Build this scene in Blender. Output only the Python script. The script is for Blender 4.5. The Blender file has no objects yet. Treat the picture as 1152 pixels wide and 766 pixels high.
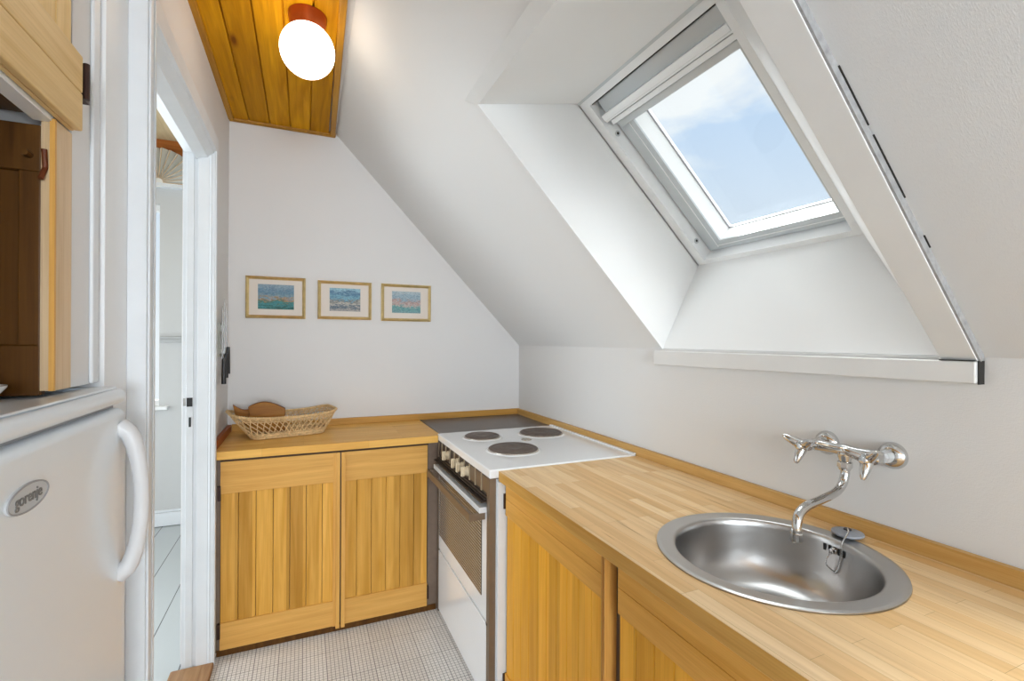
import bpy, bmesh, math, random
from mathutils import Vector, Matrix
random.seed(7)
S = bpy.context.scene
COL = S.collection
PI = math.pi

# ------------------------------------------------------------------ room constants (metres)
XR, XL, YB = 1.323, -0.371, 2.936        # right knee wall, left wall, back wall
ZC, ZK = 2.570, 1.357                    # ceiling, top of knee wall
YREAR = -3.6
CT = 0.90                                # worktop height

# ------------------------------------------------------------------ node helpers
def new_mat(name):
    m = bpy.data.materials.new(name); m.use_nodes = True
    nt = m.node_tree
    b = nt.nodes['Principled BSDF']
    return m, nt, b
def N(nt, t, **kw):
    n = nt.nodes.new(t)
    for k, v in kw.items():
        if k.startswith('i_'):
            n.inputs[k[2:].replace('_', ' ')].default_value = v
        else:
            setattr(n, k, v)
    return n
def L(nt, a, b): nt.links.new(a, b)
def coords(nt, scale=(1, 1, 1), rot=(0, 0, 0), loc=(0, 0, 0)):
    tc = N(nt, 'ShaderNodeTexCoord'); mp = N(nt, 'ShaderNodeMapping')
    mp.inputs['Scale'].default_value = scale; mp.inputs['Rotation'].default_value = rot
    mp.inputs['Location'].default_value = loc
    L(nt, tc.outputs['Object'], mp.inputs['Vector'])
    return mp.outputs['Vector']
def ramp(nt, fac, stops):
    r = N(nt, 'ShaderNodeValToRGB'); e = r.color_ramp.elements
    while len(e) < len(stops): e.new(0.5)
    for i, (p, c) in enumerate(stops):
        e[i].position = p; e[i].color = (*c, 1) if len(c) == 3 else c
    L(nt, fac, r.inputs['Fac']); return r.outputs['Color']
def mix(nt, fac, a, b, blend='MIX'):
    m = N(nt, 'ShaderNodeMix', data_type='RGBA', blend_type=blend)
    for key, v in (('Factor', fac), ('A', a), ('B', b)):
        s = [i for i in m.inputs if i.name == key and (i.type == 'RGBA' or key == 'Factor')][0]
        if hasattr(v, 'is_linked'): L(nt, v, s)
        elif key == 'Factor': s.default_value = v
        else: s.default_value = (*v, 1)
    return [o for o in m.outputs if o.type == 'RGBA'][0]
def bump(nt, b, height, strength=0.2, dist=0.002):
    n = N(nt, 'ShaderNodeBump'); n.inputs['Strength'].default_value = strength
    n.inputs['Distance'].default_value = dist
    L(nt, height, n.inputs['Height']); L(nt, n.outputs['Normal'], b.inputs['Normal'])
def math_n(nt, op, a, b=None):
    n = N(nt, 'ShaderNodeMath', operation=op)
    for i, v in enumerate((a, b)):
        if v is None: continue
        if hasattr(v, 'is_linked'): L(nt, v, n.inputs[i])
        else: n.inputs[i].default_value = v
    return n.outputs[0]
def plain(name, col, rough=0.5, metal=0.0, noise=0.0, nscale=30, bumpy=0.0, coat=0.0, ior=None):
    m, nt, b = new_mat(name)
    b.inputs['Base Color'].default_value = (*col, 1)
    b.inputs['Roughness'].default_value = rough; b.inputs['Metallic'].default_value = metal
    if coat: b.inputs['Coat Weight'].default_value = coat; b.inputs['Coat Roughness'].default_value = 0.15
    v = coords(nt)
    n = N(nt, 'ShaderNodeTexNoise'); n.inputs['Scale'].default_value = nscale; n.inputs['Detail'].default_value = 5
    L(nt, v, n.inputs['Vector'])
    if noise:
        c = ramp(nt, n.outputs['Fac'], [(0.3, tuple(x * (1 - noise) for x in col)), (0.7, tuple(min(1, x * (1 + noise)) for x in col))])
        L(nt, c, b.inputs['Base Color'])
    if bumpy: bump(nt, b, n.outputs['Fac'], bumpy, 0.001)
    return m
def wood(name, c_dark, c_light, axis='z', rough=0.45, fine=1.0, plank=None, knots=False, var=0.18, coat=0.0, spec=0.22):
    """straight grained timber; the grain runs along axis; plank=(axis,width,offset) tints whole boards"""
    m, nt, b = new_mat(name)
    sc = {'x': (2.2, 38, 38), 'y': (38, 2.2, 38), 'z': (38, 38, 2.2)}[axis]
    v = coords(nt, tuple(s * fine for s in sc))
    n = N(nt, 'ShaderNodeTexNoise'); n.inputs['Scale'].default_value = 1; n.inputs['Detail'].default_value = 6
    n.inputs['Distortion'].default_value = 0.6
    L(nt, v, n.inputs['Vector'])
    c = ramp(nt, n.outputs['Fac'], [(0.28, c_dark), (0.72, c_light)])
    sc2 = {'x': (6, 300, 300), 'y': (300, 6, 300), 'z': (300, 300, 6)}[axis]
    n2 = N(nt, 'ShaderNodeTexNoise'); n2.inputs['Scale'].default_value = 1; n2.inputs['Detail'].default_value = 3
    L(nt, coords(nt, sc2), n2.inputs['Vector'])
    f2 = ramp(nt, n2.outputs['Fac'], [(0.3, (0.86, 0.84, 0.8)), (0.65, (1, 1, 1))])
    c = mix(nt, 0.7, c, f2, 'MULTIPLY')
    if plank:
        ax, w, off = plank
        sx = N(nt, 'ShaderNodeSeparateXYZ'); L(nt, coords(nt), sx.inputs[0])
        k = math_n(nt, 'FLOOR', math_n(nt, 'DIVIDE', math_n(nt, 'SUBTRACT', sx.outputs['xyz'.index(ax)], off), w))
        wn = N(nt, 'ShaderNodeTexWhiteNoise', noise_dimensions='1D'); L(nt, k, wn.inputs['W'])
        t = ramp(nt, wn.outputs['Value'], [(0, (1 - var, 1 - var * 1.15, 1 - var * 1.4)), (1, (1 + var * 0.4, 1 + var * 0.45, 1 + var * 0.5))])
        c = mix(nt, 1.0, c, t, 'MULTIPLY')
    if knots:
        ks = {'x': (2.6, 9, 9), 'y': (9, 2.6, 9), 'z': (9, 9, 2.6)}[axis]
        vo = N(nt, 'ShaderNodeTexVoronoi'); vo.inputs['Scale'].default_value = 1.0
        L(nt, coords(nt, ks), vo.inputs['Vector'])
        kc = ramp(nt, vo.outputs['Distance'], [(0.05, (0.30, 0.16, 0.10)), (0.09, (0.62, 0.5, 0.4)), (0.17, (1, 1, 1))])
        c = mix(nt, 0.9, c, kc, 'MULTIPLY')
    L(nt, c, b.inputs['Base Color'])
    b.inputs['Roughness'].default_value = rough; b.inputs['Specular IOR Level'].default_value = spec
    if coat: b.inputs['Coat Weight'].default_value = coat; b.inputs['Coat Roughness'].default_value = 0.25
    bump(nt, b, n2.outputs['Fac'], 0.06, 0.0006)
    return m
def butcher(name, c1, c2, along, stave=0.042, length=0.46, rough=0.4):
    """glued staves: brick pattern, each stave its own tint"""
    m, nt, b = new_mat(name)
    rot = (0, 0, PI / 2) if along == 'y' else (0, 0, 0)
    br = N(nt, 'ShaderNodeTexBrick', offset=0.37, offset_frequency=3, squash=1.0)
    br.inputs['Scale'].default_value = 1; br.inputs['Brick Width'].default_value = length
    br.inputs['Row Height'].default_value = stave; br.inputs['Mortar Size'].default_value = 0.0004
    br.inputs['Mortar Smooth'].default_value = 0.5
    br.inputs['Color1'].default_value = (*c1, 1); br.inputs['Color2'].default_value = (*c2, 1)
    br.inputs['Mortar'].default_value = (*(x * 0.62 for x in c1), 1)
    L(nt, coords(nt, rot=rot), br.inputs['Vector'])
    g = (60, 3, 60) if along == 'y' else (3, 60, 60)
    n = N(nt, 'ShaderNodeTexNoise'); n.inputs['Scale'].default_value = 1; n.inputs['Detail'].default_value = 6
    n.inputs['Distortion'].default_value = 0.5
    L(nt, coords(nt, g), n.inputs['Vector'])
    f = ramp(nt, n.outputs['Fac'], [(0.25, (0.80, 0.74, 0.66)), (0.6, (1, 1, 1))])
    c = mix(nt, 0.8, br.outputs['Color'], f, 'MULTIPLY')
    # sparse dark flecks / cracks that follow the grain
    g2 = (55, 2.2, 55) if along == 'y' else (2.2, 55, 55)
    n3 = N(nt, 'ShaderNodeTexNoise'); n3.inputs['Scale'].default_value = 1; n3.inputs['Detail'].default_value = 2
    L(nt, coords(nt, g2, loc=(3, 7, 1)), n3.inputs['Vector'])
    f3 = ramp(nt, n3.outputs['Fac'], [(0.235, (0.45, 0.30, 0.16)), (0.275, (1, 1, 1))])
    c = mix(nt, 0.75, c, f3, 'MULTIPLY')
    L(nt, c, b.inputs['Base Color']); b.inputs['Roughness'].default_value = rough; b.inputs['Specular IOR Level'].default_value = 0.3
    return m

# ------------------------------------------------------------------ materials
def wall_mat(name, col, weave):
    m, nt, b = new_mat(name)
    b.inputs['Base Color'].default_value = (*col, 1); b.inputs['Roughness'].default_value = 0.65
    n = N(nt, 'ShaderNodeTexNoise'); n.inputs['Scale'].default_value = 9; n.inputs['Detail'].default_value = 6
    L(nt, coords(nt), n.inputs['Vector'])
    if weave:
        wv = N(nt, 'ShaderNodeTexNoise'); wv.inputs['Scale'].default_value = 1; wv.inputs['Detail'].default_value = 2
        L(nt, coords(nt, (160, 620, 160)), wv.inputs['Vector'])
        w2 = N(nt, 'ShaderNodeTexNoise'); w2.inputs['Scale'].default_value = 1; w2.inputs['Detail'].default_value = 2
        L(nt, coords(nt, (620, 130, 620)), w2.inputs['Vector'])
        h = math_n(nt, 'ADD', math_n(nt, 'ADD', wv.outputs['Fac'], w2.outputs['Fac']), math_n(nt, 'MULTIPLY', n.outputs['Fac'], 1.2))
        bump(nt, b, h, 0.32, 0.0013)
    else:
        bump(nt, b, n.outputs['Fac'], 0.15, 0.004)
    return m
WHITE = (0.80, 0.79, 0.77)
M = {}
M['wall'] = wall_mat('wall_paint', (0.80, 0.79, 0.785), False)
M['weave'] = wall_mat('woven_wallpaper_paint', (0.77, 0.765, 0.755), True)
M['slope'] = wall_mat('slope_paint', (0.81, 0.81, 0.805), False)
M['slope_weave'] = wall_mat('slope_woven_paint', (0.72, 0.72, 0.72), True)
M['shaded_side'] = plain('shaded_side_grey', (0.36, 0.36, 0.36), 0.8, noise=0.2, nscale=60)  # shade on the near side of the broad board, painted as grey
M['reveal'] = plain('reveal_paint', (0.84, 0.84, 0.83), 0.5, bumpy=0.03, nscale=12)
M['trim'] = plain('gloss_white_paint', (0.80, 0.83, 0.86), 0.35, noise=0.02, nscale=14, bumpy=0.05)
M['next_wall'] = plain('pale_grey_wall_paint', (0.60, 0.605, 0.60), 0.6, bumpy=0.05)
M['bright'] = plain('lit_pillar_paint', (0.89, 0.905, 0.92), 0.45, bumpy=0.05)  # lighter copy of the wall paint: light on the pillar painted in
M['beam'] = plain('beam_white_paint', (0.80, 0.80, 0.79), 0.5, noise=0.015, nscale=10, bumpy=0.05)
M['dirt'] = plain('dark_crack', (0.03, 0.028, 0.025), 0.9)
M['window_white'] = plain('window_white_lacquer', (0.90, 0.91, 0.91), 0.3)
M['window_grey'] = plain('window_grey_aluminium', (0.60, 0.63, 0.64), 0.35, 0.3)
M['fridge'] = plain('fridge_white_enamel', (0.84, 0.905, 0.96), 0.28, coat=0.3)
M['fridge_grey'] = plain('fridge_grey_gasket', (0.35, 0.35, 0.36), 0.5)
M['badge'] = plain('badge_grey', (0.58, 0.60, 0.62), 0.4)
M['badge_dark'] = plain('badge_dark_grey', (0.17, 0.175, 0.18), 0.35)
M['handle_grey'] = plain('handle_light_grey', (0.70, 0.70, 0.71), 0.35)
PL = ('x', 0.069, -0.346)
M['rail'] = wood('pale_door_rail', (0.69, 0.35, 0.078), (0.84, 0.475, 0.135), 'x')
M['rail_y'] = wood('pale_door_rail_deep', (0.68, 0.33, 0.055), (0.82, 0.43, 0.095), 'y')
M['plank'] = wood('honey_door_plank', (0.64, 0.31, 0.038), (0.86, 0.47, 0.105), 'z', plank=PL, var=0.26)
M['plank_y'] = wood('honey_door_plank_right', (0.82, 0.38, 0.025), (0.95, 0.49, 0.060), 'z', plank=('y', 0.069, 0.0))
M['stile'] = wood('honey_upright', (0.70, 0.36, 0.08), (0.86, 0.48, 0.14), 'z')
M['strip_wood'] = wood('reddish_edge_wood', (0.50, 0.22, 0.05), (0.72, 0.37, 0.09), 'z')
M['pale_wood'] = wood('pale_bare_wood', (0.66, 0.45, 0.24), (0.82, 0.63, 0.42), 'z')
M['cup_rail'] = wood('pale_cupboard_rail', (0.74, 0.49, 0.20), (0.88, 0.64, 0.32), 'y')
M['cup_plank'] = wood('pale_cupboard_plank', (0.76, 0.50, 0.18), (0.90, 0.65, 0.30), 'z')
M['shaded_brown_wood'] = wood('shaded_niche_wood', (0.075, 0.028, 0.004), (0.15, 0.062, 0.010), 'z')  # niche shade is painted into this brown; the plinth shares it
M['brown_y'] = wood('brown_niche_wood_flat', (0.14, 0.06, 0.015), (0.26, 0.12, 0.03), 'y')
M['ceiling'] = wood('orange_pine_ceiling', (0.56, 0.235, 0.003), (0.84, 0.41, 0.010), 'y', rough=0.55, spec=0.06, plank=('x', 0.1, -0.375), knots=True, var=0.22)
M['ceil_trim'] = wood('orange_pine_trim', (0.42, 0.18, 0.006), (0.58, 0.28, 0.014), 'y', rough=0.4)
M['top_back'] = butcher('worktop_back', (0.84, 0.45, 0.09), (0.94, 0.57, 0.16), 'x')
M['top_right'] = butcher('worktop_right', (0.78, 0.485, 0.20), (0.93, 0.695, 0.405), 'y', stave=0.034, length=0.36)
M['upstand_x'] = wood('upstand_back_wood', (0.52, 0.26, 0.05), (0.68, 0.37, 0.09), 'x')
M['upstand_y'] = wood('upstand_right_wood', (0.55, 0.30, 0.08), (0.72, 0.45, 0.17), 'y')
M['upstand_shaded_red'] = wood('upstand_left_shaded_red', (0.30, 0.075, 0.02), (0.45, 0.13, 0.03), 'y')  # dark red with the shade behind the basket painted in
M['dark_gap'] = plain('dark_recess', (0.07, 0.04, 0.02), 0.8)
M['brown_board'] = plain('brown_post_paint', (0.20, 0.14, 0.10), 0.5, noise=0.08)
M['enamel'] = plain('white_enamel', (0.88, 0.90, 0.92), 0.18, coat=0.5)
M['stove_brown'] = plain('brown_steel', (0.22, 0.165, 0.115), 0.4, 0.5, noise=0.05)
M['stove_dark'] = plain('dark_vent', (0.035, 0.025, 0.02), 0.45)
M['plate'] = plain('hotplate_iron', (0.16, 0.125, 0.105), 0.55, 0.5, noise=0.12, nscale=60)
M['plate_ring'] = plain('hotplate_steel_ring', (0.62, 0.58, 0.52), 0.25, 0.9)
M['beige'] = plain('beige_plastic', (0.72, 0.60, 0.42), 0.4)
M['divider'] = plain('dull_beige_divider', (0.46, 0.37, 0.25), 0.45)
M['cover'] = plain('dark_cover_sheet', (0.11, 0.085, 0.07), 0.35, noise=0.1, nscale=8)
M['chrome'] = plain('chrome', (0.66, 0.66, 0.66), 0.10, 1.0)
M['union_grey'] = plain('grey_tape_union', (0.62, 0.63, 0.64), 0.45, 0.3)
M['rubber'] = plain('grey_rubber', (0.30, 0.32, 0.36), 0.45)
M['gold'] = plain('gold_frame', (0.74, 0.56, 0.26), 0.30, 0.7, noise=0.1, nscale=40)
M['mat'] = plain('passe_partout', (0.80, 0.73, 0.66), 0.8)
M['copper'] = plain('red_copper_shade', (0.40, 0.085, 0.018), 0.3, 0.6)
M['black'] = plain('black_plastic', (0.02, 0.02, 0.022), 0.35)
M['steel'] = plain('blade_steel', (0.55, 0.55, 0.56), 0.25, 0.9)
M['holder'] = plain('pale_holder', (0.46, 0.47, 0.43), 0.4)
M['hinge'] = plain('dark_hinge', (0.05, 0.025, 0.02), 0.4, 0.5)
M['wicker'] = plain('wicker', (0.72, 0.50, 0.25), 0.6, noise=0.22, nscale=90, bumpy=0.3)
M['board'] = wood('brown_carved_board', (0.28, 0.10, 0.008), (0.44, 0.19, 0.02), 'x', rough=0.45)
M['board_edge'] = wood('dark_board_edge', (0.11, 0.025, 0.008), (0.20, 0.055, 0.014), 'x', rough=0.45)
M['paper'] = plain('pleated_paper', (0.86, 0.85, 0.80), 0.8)
M['dish'] = plain('white_porcelain', (0.85, 0.85, 0.85), 0.2, coat=0.4)
M['grey_trim'] = plain('grey_rail_paint', (0.48, 0.49, 0.49), 0.5)
M['red_board'] = wood('red_brown_board', (0.36, 0.10, 0.02), (0.52, 0.18, 0.04), 'x')
M['next_ceiling'] = wood('pale_board_ceiling', (0.62, 0.48, 0.28), (0.78, 0.63, 0.40), 'y', plank=('x', 0.1, 0))
M['threshold'] = wood('worn_threshold', (0.22, 0.10, 0.04), (0.50, 0.30, 0.15), 'y')

def steel_mat():
    m, nt, b = new_mat('brushed_stainless')
    b.inputs['Base Color'].default_value = (0.52, 0.51, 0.50, 1); b.inputs['Metallic'].default_value = 1.0
    n = N(nt, 'ShaderNodeTexNoise'); n.inputs['Scale'].default_value = 1; n.inputs['Detail'].default_value = 2
    L(nt, coords(nt, (8, 8, 8)), n.inputs['Vector'])
    r = N(nt, 'ShaderNodeMapRange'); L(nt, n.outputs['Fac'], r.inputs['Value'])
    r.inputs['To Min'].default_value = 0.27; r.inputs['To Max'].default_value = 0.29
    L(nt, r.outputs['Result'], b.inputs['Roughness'])
    return m
M['stainless'] = steel_mat()

def floor_mat():
    m, nt, b = new_mat('vinyl_grid')
    small = N(nt, 'ShaderNodeTexBrick', offset=0.0)
    small.inputs['Scale'].default_value = 1
    small.inputs['Brick Width'].default_value = 0.0158; small.inputs['Row Height'].default_value = 0.0158
    small.inputs['Mortar Size'].default_value = 0.0011; small.inputs['Mortar Smooth'].default_value = 0.3
    small.inputs['Color1'].default_value = (0.86, 0.85, 0.84, 1); small.inputs['Color2'].default_value = (0.80, 0.79, 0.78, 1)
    small.inputs['Mortar'].default_value = (0.20, 0.20, 0.21, 1)
    L(nt, coords(nt), small.inputs['Vector'])
    big = N(nt, 'ShaderNodeTexBrick', offset=0.0)
    big.inputs['Scale'].default_value = 1
    big.inputs['Brick Width'].default_value = 0.0948; big.inputs['Row Height'].default_value = 0.1896
    big.inputs['Mortar Size'].default_value = 0.0026; big.inputs['Mortar Smooth'].default_value = 0.2
    big.inputs['Color1'].default_value = (1, 1, 1, 1); big.inputs['Color2'].default_value = (0.9, 0.89, 0.88, 1)
    big.inputs['Mortar'].default_value = (0.68, 0.68, 0.69, 1)
    L(nt, coords(nt), big.inputs['Vector'])
    c = mix(nt, 1.0, small.outputs['Color'], big.outputs['Color'], 'MULTIPLY')
    L(nt, c, b.inputs['Base Color']); b.inputs['Roughness'].default_value = 0.4
    return m
M['floor'] = floor_mat()
def plank_floor_mat():
    m, nt, b = new_mat('grey_painted_planks')
    sx = N(nt, 'ShaderNodeSeparateXYZ'); L(nt, coords(nt), sx.inputs[0])
    f = math_n(nt, 'FRACT', math_n(nt, 'DIVIDE', sx.outputs[0], 0.16))
    c = ramp(nt, f, [(0.0, (0.03, 0.035, 0.04)), (0.02, (0.03, 0.035, 0.04)), (0.035, (0.50, 0.54, 0.55))])
    L(nt, c, b.inputs['Base Color']); b.inputs['Roughness'].default_value = 0.3
    return m
M['next_floor'] = plank_floor_mat()
def oven_glass_mat():
    m, nt, b = new_mat('oven_glass_dotted')
    vo = N(nt, 'ShaderNodeTexVoronoi'); vo.inputs['Scale'].default_value = 1.0; vo.inputs['Randomness'].default_value = 0.0
    L(nt, coords(nt, (0, 80, 80)), vo.inputs['Vector'])
    c = ramp(nt, vo.outputs['Distance'], [(0.30, (0.40, 0.34, 0.27)), (0.40, (0.10, 0.08, 0.062))])
    L(nt, c, b.inputs['Base Color']); b.inputs['Roughness'].default_value = 0.18
    return m
M['oven_glass'] = oven_glass_mat()
def glass_mat():
    m, nt, b = new_mat('window_glass')
    nt.nodes.remove(b); out = nt.nodes['Material Output']
    t = N(nt, 'ShaderNodeBsdfTransparent'); t.inputs['Color'].default_value = (0.97, 0.985, 0.985, 1)
    g = N(nt, 'ShaderNodeBsdfGlossy'); g.inputs['Roughness'].default_value = 0.02
    fr = N(nt, 'ShaderNodeFresnel'); fr.inputs['IOR'].default_value = 1.25
    mx = N(nt, 'ShaderNodeMixShader'); L(nt, fr.outputs[0], mx.inputs[0]); L(nt, t.outputs[0], mx.inputs[1]); L(nt, g.outputs[0], mx.inputs[2])
    L(nt, mx.outputs[0], out.inputs['Surface'])
    return m
M['glass'] = glass_mat()
def globe_mat():
    m, nt, b = new_mat('lit_opal_globe')
    b.inputs['Base Color'].default_value = (0.9, 0.88, 0.82, 1)
    b.inputs['Emission Color'].default_value = (1.0, 0.86, 0.70, 1); b.inputs['Emission Strength'].default_value = GLOBE
    return m
GLOBE = 4.2
M['globe'] = globe_mat()
def print_mat(name, stops, seed):
    m, nt, b = new_mat(name)
    sx = N(nt, 'ShaderNodeSeparateXYZ'); L(nt, coords(nt), sx.inputs[0])
    n = N(nt, 'ShaderNodeTexNoise'); n.inputs['Scale'].default_value = 1; n.inputs['Detail'].default_value = 5
    n.inputs['Distortion'].default_value = 1.5
    L(nt, coords(nt, (26, 26, 60), loc=(seed, seed * 2, seed * 3)), n.inputs['Vector'])
    h = math_n(nt, 'DIVIDE', math_n(nt, 'SUBTRACT', sx.outputs[2], 1.548), 0.135)
    f = math_n(nt, 'ADD', h, math_n(nt, 'MULTIPLY', math_n(nt, 'SUBTRACT', n.outputs['Fac'], 0.5), 0.75))
    c = ramp(nt, f, stops)
    n2 = N(nt, 'ShaderNodeTexNoise'); n2.inputs['Scale'].default_value = 1; n2.inputs['Detail'].default_value = 3
    L(nt, coords(nt, (120, 120, 200), loc=(seed * 5, 0, 0)), n2.inputs['Vector'])
    k = ramp(nt, n2.outputs['Fac'], [(0.35, (0.55, 0.6, 0.65)), (0.55, (1, 1, 1)), (0.75, (1.15, 1.12, 1.1))])
    c = mix(nt, 0.8, c, k, 'MULTIPLY')
    L(nt, c, b.inputs['Base Color']); b.inputs['Roughness'].default_value = 0.6
    return m

# ------------------------------------------------------------------ mesh builder
class MB:
    def __init__(self): self.v = []; self.f = []
    def add(self, vs, fs):
        b = len(self.v); self.v += [tuple(p) for p in vs]; self.f += [tuple(b + i for i in f) for f in fs]
        return self
    def box(self, x0, x1, y0, y1, z0, z1):
        vs = [(x, y, z) for x in (x0, x1) for y in (y0, y1) for z in (z0, z1)]
        return self.add(vs, [(0, 1, 3, 2), (4, 6, 7, 5), (0, 4, 5, 1), (2, 3, 7, 6), (0, 2, 6, 4), (1, 5, 7, 3)])
    def hexa(self, bot, top):
        """eight corners: bottom ring of four, top ring of four"""
        return self.add(list(bot) + list(top), [(0, 3, 2, 1), (4, 5, 6, 7)] + [(i, (i + 1) % 4, 4 + (i + 1) % 4, 4 + i) for i in range(4)])
    def poly(self, pts): return self.add(pts, [tuple(range(len(pts)))])
    def prism(self, pts, d):
        """planar polygon (3-D points) pushed along vector d"""
        n = len(pts); d = Vector(d)
        a = [Vector(p) for p in pts]
        return self.add(a + [p + d for p in a], [tuple(range(n - 1, -1, -1)), tuple(range(n, 2 * n))] + [(i, (i + 1) % n, n + (i + 1) % n, n + i) for i in range(n)])
    def tube(self, pts, r, seg=10, closed=False):
        pts = [Vector(p) for p in pts]; n = len(pts)
        rs = r if isinstance(r, (list, tuple)) else [r] * n
        rings = []; up = None
        for i, p in enumerate(pts):
            if closed: t = pts[(i + 1) % n] - pts[i - 1]
            else: t = pts[min(i + 1, n - 1)] - pts[max(i - 1, 0)]
            t.normalize()
            if up is None:
                up = Vector((0, 0, 1)) if abs(t.z) < 0.9 else Vector((1, 0, 0))
            a = up - t * up.dot(t)
            if a.length < 1e-6: a = t.orthogonal()
            a.normalize(); up = a; bb = t.cross(a)
            rings.append([p + a * (rs[i] * math.cos(2 * PI * k / seg)) + bb * (rs[i] * math.sin(2 * PI * k / seg)) for k in range(seg)])
        vs = [q for rg in rings for q in rg]; fs = []
        m = n if closed else n - 1
        for i in range(m):
            j = (i + 1) % n
            for k in range(seg):
                fs.append((i * seg + k, i * seg + (k + 1) % seg, j * seg + (k + 1) % seg, j * seg + k))
        if not closed: fs += [tuple(range(seg - 1, -1, -1)), tuple((n - 1) * seg + k for k in range(seg))]
        return self.add(vs, fs)
    def lathe(self, prof, c, axis=(0, 0, 1), seg=32, sx=1.0):
        """profile of (radius, height) turned about axis through c"""
        ax = Vector(axis).normalized(); a = ax.orthogonal().normalized() if abs(ax.z) < 0.99 else Vector((1, 0, 0)); b = ax.cross(a)
        c = Vector(c); vs = []; fs = []
        for r, h in prof:
            for k in range(seg):
                t = 2 * PI * k / seg
                vs.append(c + ax * h + (a * math.cos(t) + b * math.sin(t)) * max(r, 1e-5))
        for i in range(len(prof) - 1):
            for k in range(seg):
                fs.append((i * seg + k, i * seg + (k + 1) % seg, (i + 1) * seg + (k + 1) % seg, (i + 1) * seg + k))
        fs.append(tuple(range(seg - 1, -1, -1))); fs.append(tuple((len(prof) - 1) * seg + k for k in range(seg)))
        return self.add(vs, fs)
    def build(self, name, mat, parent=None, bevel=0, smooth=False, seg=2, mats=None):
        me = bpy.data.meshes.new(name); me.from_pydata([tuple(p) for p in self.v], [], self.f)
        bm = bmesh.new(); bm.from_mesh(me); bmesh.ops.remove_doubles(bm, verts=bm.verts, dist=1e-6)
        bmesh.ops.recalc_face_normals(bm, faces=bm.faces); bm.to_mesh(me); bm.free()
        me.materials.append(mat)
        return link(name, me, parent, bevel, smooth, seg)
def link(name, me, parent=None, bevel=0, smooth=False, seg=2):
    o = bpy.data.objects.new(name, me); COL.objects.link(o)
    if smooth:
        me.shade_smooth(); me.set_sharp_from_angle(angle=math.radians(38))
    if bevel:
        m = o.modifiers.new('edge', 'BEVEL'); m.width = bevel; m.segments = seg; m.limit_method = 'ANGLE'; m.angle_limit = math.radians(35)
        if not smooth:
            me.shade_smooth(); m.harden_normals = True
            me.set_sharp_from_angle(angle=math.radians(60))
    if parent is not None:
        o.parent = parent
        p = parent; off = Vector((0, 0, 0))
        while p is not None: off += p.location; p = p.parent
        o.location = -off
    return o
def thing(name, label, cat, loc, group=None):
    o = bpy.data.objects.new(name, None); COL.objects.link(o); o.location = loc
    o.empty_display_size = 0.05
    return tag(o, label, cat, group)
def tag(o, label, cat, group=None):
    o['label'] = label; o['category'] = cat
    if group: o['group'] = group
    return o
def struct(o, label=None, cat=None):
    o['kind'] = 'structure'
    if label: o['label'] = label
    if cat: o['category'] = cat
    return o

# ================================================================== SETTING
struct(MB().box(-0.46, XR + 0.1, YREAR, YB + 0.1, -0.06, 0).build('floor', M['floor']), 'small checked grey and cream vinyl floor of the kitchen', 'floor')
struct(MB().box(-3.2, -0.46, 0.3, 4.4, -0.08, -0.004).build('floor', M['next_floor']), 'grey painted plank floor beyond the doorway', 'floor')
struct(MB().box(-0.48, XR + 0.1, YB, YB + 0.1, 0, ZC + 0.05).build('wall_back', M['wall']), 'plain white gable wall with three small pictures', 'wall')
struct(MB().box(XR, XR + 0.08, YREAR, YB, 0, ZK).build('wall_right', M['weave']), 'low white wall behind the worktop under the slope', 'wall')

# sloped ceiling with the skylight hole
TH = math.radians(46.2); CS, SN = math.cos(TH), math.sin(TH)
def SP(s, y, o=0.0):   # s up the slope from the knee wall, o into the room
    return Vector((XR - s * CS - o * SN, y, ZK + s * SN - o * CS))
H0, H1, HY0, HY1 = 0.004, 1.142, 0.60, 1.524
SE = (ZC - ZK) / SN
sl = MB()
for (s0, s1, y0, y1) in ((0, H0, HY0, YB), (H1, SE + 0.05, HY0, YB), (H0, H1, HY1, YB)):
    sl.poly([SP(s0, y0), SP(s0, y1), SP(s1, y1), SP(s1, y0)])
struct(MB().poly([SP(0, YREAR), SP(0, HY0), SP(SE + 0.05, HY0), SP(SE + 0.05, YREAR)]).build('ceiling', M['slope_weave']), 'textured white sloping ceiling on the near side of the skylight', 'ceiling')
struct(sl.build('ceiling', M['slope']), 'white sloping ceiling under the roof', 'ceiling')
struct(MB().box(-0.95, 0.2, YREAR, YB, ZC + 0.001, ZC + 0.05).build('ceiling', M['wall']), 'flat strip of white ceiling above the pine boards', 'ceiling')

# left wall, in pieces round the cupboard niche and the doorway
PY0, PY1 = 1.219, 1.36
lw = MB()
lw.box(-0.95, -0.383, -0.85, 0.50, 0, ZC)                    # near stretch
lw.box(-0.95, -0.383, YREAR, -2.15, 0, ZC); lw.box(-0.95, -0.383, -2.15, -0.85, 0, 0.75); lw.box(-0.95, -0.383, -2.15, -0.85, 2.05, ZC)
lw.box(-0.95, -0.383, 1.10, PY0, 1.30, ZC)                   # beside the cupboard
struct(MB().box(-0.48, XL, PY0, PY1 + 0.06, 0, ZC).build('wall_pillar', M['bright']), 'white strip of wall between the cupboard and the doorway, its light painted in', 'wall')
lw.box(-0.95, -0.48, PY0, PY0 + 0.06, 0, ZC)
lw.box(-0.466, XL, PY1 + 0.06, 2.44, 2.20, ZC)                # over the doorway
lw.box(-0.48, XL, 2.44, YB, 0, ZC)                           # beyond the doorway
struct(lw.build('wall_left', M['wall']), 'white left wall with the doorway', 'wall')
struct(MB().box(-0.984, -0.95, -0.85, PY0, 0, ZC).build('wall_left', M['wall']))
struct(MB().box(-0.383, -0.376, 1.176, 1.207, 1.30, ZC).build('trim_1', M['trim'], bevel=0.006, seg=3), 'narrow white upright bead beside the cupboard', 'trim')

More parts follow.
